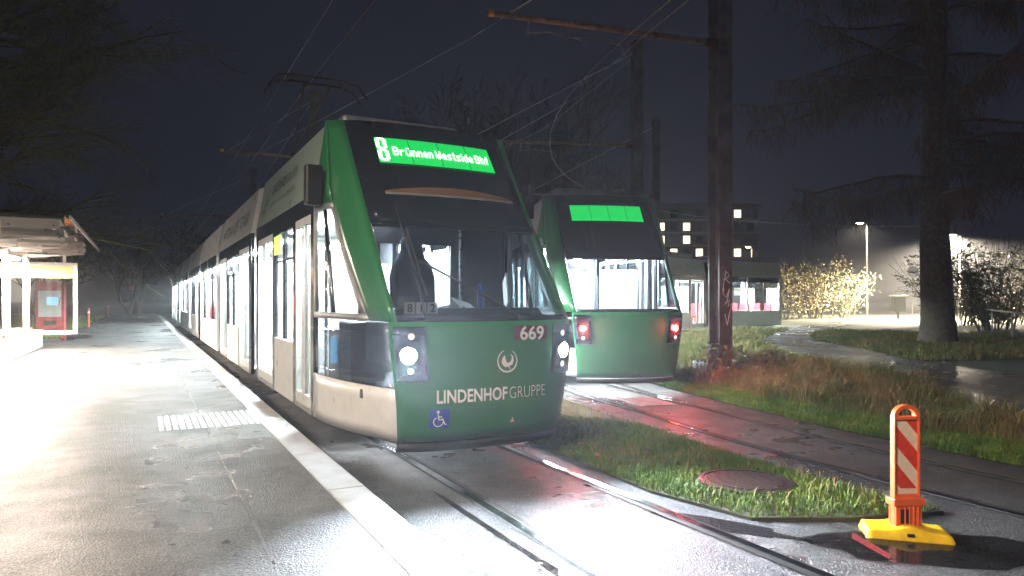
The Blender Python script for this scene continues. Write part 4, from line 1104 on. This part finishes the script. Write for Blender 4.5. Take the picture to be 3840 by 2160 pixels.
# shrubs beyond the path
def shrub(loc, w, h, seed, label, leafm, nst=26, nl=1500, ls=.1):
    rnd = random.Random(seed); root = empty('shrub', loc, label, 'shrub'); polys = []; tips = []
    for i in range(nst):
        a = rnd.uniform(0,6.28); r_ = rnd.random()*w*.5
        pts, rad = polyline((math.cos(a)*r_*.5,math.sin(a)*r_*.5,-.05),(math.cos(a)*.35,math.sin(a)*.35,1),h*rnd.uniform(.6,1.05),.03,5,.12,(0,0,-.01),rnd)
        polys.append((pts,[max(.012,q) for q in rad]))
        for k in range(7):
            j = rnd.randint(1,4); sp, sr = polyline(pts[j],(rnd.gauss(0,1),rnd.gauss(0,1),.4),h*.22*rnd.uniform(.5,1.2),.014,3,.2,(0,0,0),rnd); polys.append((sp,[.012,.011,.009,.008])); tips += sp
    b = MB()
    for p_, r_ in polys: b.tube(p_, r_, 3, cap=False)
    b.build('stems','bark',root,fix=False)
    b = MB()
    for i in range(nl):
        c = rnd.choice(tips)+Vector((rnd.gauss(0,.13),rnd.gauss(0,.13),rnd.gauss(0,.13))); x = Vector((rnd.gauss(0,1),rnd.gauss(0,1),rnd.gauss(0,1))).normalized(); y = x.orthogonal().normalized(); s_ = ls*rnd.uniform(.5,1.2)
        b.add([c-x*s_, c+y*s_*.45, c+x*s_, c-y*s_*.45],[(0,1,2,3)])
    b.build('foliage',leafm,root,fix=False); return root
shrub((17.5,44,.27),4,4.6,1,'tall thin shrub with yellowish leaves left of the bin','leaf_yellow')
shrub((20.3,46,.27),4,5.2,2,'taller yellow-leaved shrub beside the path bend','leaf_yellow',nl=1900)
shrub((23.2,48,.27),3.5,4.2,3,'low leafy shrub behind the litter bin','leaf_green')
shrub((21.5,33,.27),4.5,4.6,4,'dense twiggy shrub behind the handrail near the larch','leaf_green',nst=40)
shrub((25.5,36,.27),5,5.0,5,'dense twiggy shrub behind the middle of the handrail','leaf_yellow',nst=40)
shrub((19.4,27.5,.27),3.5,4.0,6,'twiggy shrub at the near end of the handrail','leaf_green',nst=34)
shrub((29.5,38,.27),5,5.5,7,'big twiggy shrub at the back of the handrail','leaf_green',nst=40)
shrub((13.6,50,.27),5,3.6,8,'low dark shrub left of the path bend','leaf_green')
# weeds at the foot of the mast
shrub((3.6,11.75,.26),.7,.55,9,'leafy weeds at the foot of the thick mast','leaf_green',nst=12,nl=260,ls=.05)
shrub((4.3,11.6,.27),.8,.5,10,'leafy weeds right of the thick mast','leaf_green',nst=12,nl=260,ls=.05)
shrub((5.9,9.9,.27),.8,.35,14,'low bramble at the edge of the footpath','leaf_green',nst=12,nl=300,ls=.04)

# handrail, bin, round sign, lamps on the far side
hr = empty('handrail', (15.1,20.6,.27), 'metal handrail running along the far edge of the footpath', 'handrail')
hp = [Vector((12.6,16.6,0)),Vector((15.1,20.6,0)),Vector((18.0,25.6,0)),Vector((20.4,29.6,0)),Vector((22.9,33.8,0)),Vector((25.6,38.5,0)),Vector((28.2,43.2,0))]
o0 = Vector((15.1,20.6,0))
MB().tube([p-o0+Vector((0,0,.86)) for p in hp],.03,8).build('rail_bar','galvanised',hr,smooth=True)
for p in hp: MB().tube([p-o0+Vector((0,0,-.1)),p-o0+Vector((0,0,.85))],.024,8).build('post','galvanised',hr)
bn = empty('litter_bin',(24.6,43.5,.27),'dark litter bin on a post beside the footpath bend','litter bin')
MB().box(-.06,.06,-.06,.06,-.1,.5).build('post','bin_grey',bn); MB().box(-.36,.36,-.28,.28,.5,1.45).build('container','bin_grey',bn,bevel=.04); MB().box(-.42,.42,-.33,.33,1.46,1.55).build('lid','galvanised',bn,bevel=.02)
rs = empty('traffic_sign',(26.1,44.5,.27),'round traffic sign on a pole behind the litter bin','sign')
MB().tube([(0,0,-.1),(0,0,3.4)],.035,8).build('pole','galvanised',rs); MB().tube([(0,-.045,3.1),(0,-.075,3.1)],.36,24).build('disc','sign_back',rs)
def street_lamp(loc, H, label, energy, armd=(-.8,0), col=(1,.84,.62), group=None):
    r = empty('street_lamp', loc, label, 'street lamp')
    MB().tube([(0,0,-.1),(0,0,1.2),(0,0,H)],[.09,.08,.05],10).build('pole','pole_steel',r,smooth=True)
    MB().tube([(0,0,H-.03),(armd[0]*.5,armd[1]*.5,H+.08),(armd[0],armd[1],H+.08)],.03,8).build('arm','galvanised',r)
    x,y = armd; hd = MB().box(x-.3,x+.3,y-.12,y+.12,H+.04,H+.16).build('head','galvanised',r,bevel=.03)
    MB().box(x-.24,x+.24,y-.09,y+.09,H+.015,H+.038).build('lens','street_lamp_glow',hd)
    light('lamp_light','SPOT',(x,y,H-.02),energy,col,r,.12,spot=R(168),blend=.5); return r
street_lamp((30.2,46,.27),5.6,'street lamp glowing behind the shrubs and handrail',230000,(-.6,0))
street_lamp((28.6,55,.27),7.4,'taller street lamp shining over the footpath bend',6000,(-.6,0))
street_lamp((25.5,100,.27),7.6,'distant street lamp in front of the apartment block',900,(-.5,0))
street_lamp((33,94,.27),8.5,'distant street lamp right of the apartment block',900,(-.5,0))
street_lamp((-5.2,-1.6,.12),6.4,'street lamp at the near end of the platform',6200,(.9,.1),(1,.8,.6))

# apartment block far behind
ap = empty('apartment_block',(22,150,0),'distant apartment block with scattered lit windows','building')
MB().box(-5,32,0,14,-1,22).build('wall','facade_dark',ap)
MB().box(-5.6,32.6,-.5,14.5,22,22.8).build('roof','facade_dark',ap)
rnd = random.Random(4)
for fl_ in range(7):
    MB().box(-5,32,-.9,-.02,2.0+fl_*2.85,2.15+fl_*2.85).build('balcony_slab','facade',ap)
    for c in range(13):
        x = -4+c*2.8; lit = rnd.random() < .33
        MB().box(x,x+1.5,-.06,.0,2.6+fl_*2.85,4.3+fl_*2.85).build('window','window_lit' if lit else 'black_glass',ap)

# ------------------------------------------------------------------ damp night air
hz = MB().box(-905,905,-305,1505,-1.5,26).build('haze','water'); hz.data.materials.clear()
hm = bpy.data.materials.new('night_mist'); hm.use_nodes = True; hn = hm.node_tree; hn.nodes.clear()
ho = hn.nodes.new('ShaderNodeOutputMaterial'); hv = hn.nodes.new('ShaderNodeVolumePrincipled')
hv.inputs['Color'].default_value = (.9,.93,1,1); hv.inputs['Density'].default_value = .0015; hv.inputs['Anisotropy'].default_value = .55
hn.links.new(hv.outputs[0], ho.inputs['Volume']); hz.data.materials.append(hm); tag(hz, 'thin night mist filling the air', 'mist', kind='stuff')

GRP = {'mast':'catenary masts beside the tracks','shrub':'shrubs and weeds along the footpath','street lamp':'street lamps','tree':'trees around the stop',
 'overhead wire':'overhead wires','post':'red marker posts on the lawn','tram track':'tram tracks','tram':'trams','timetable':'timetable cases in the shelter'}
for o in S.objects:
    if o.parent is None and o.get('category') in GRP and not o.get('group'): o['group'] = GRP[o['category']]
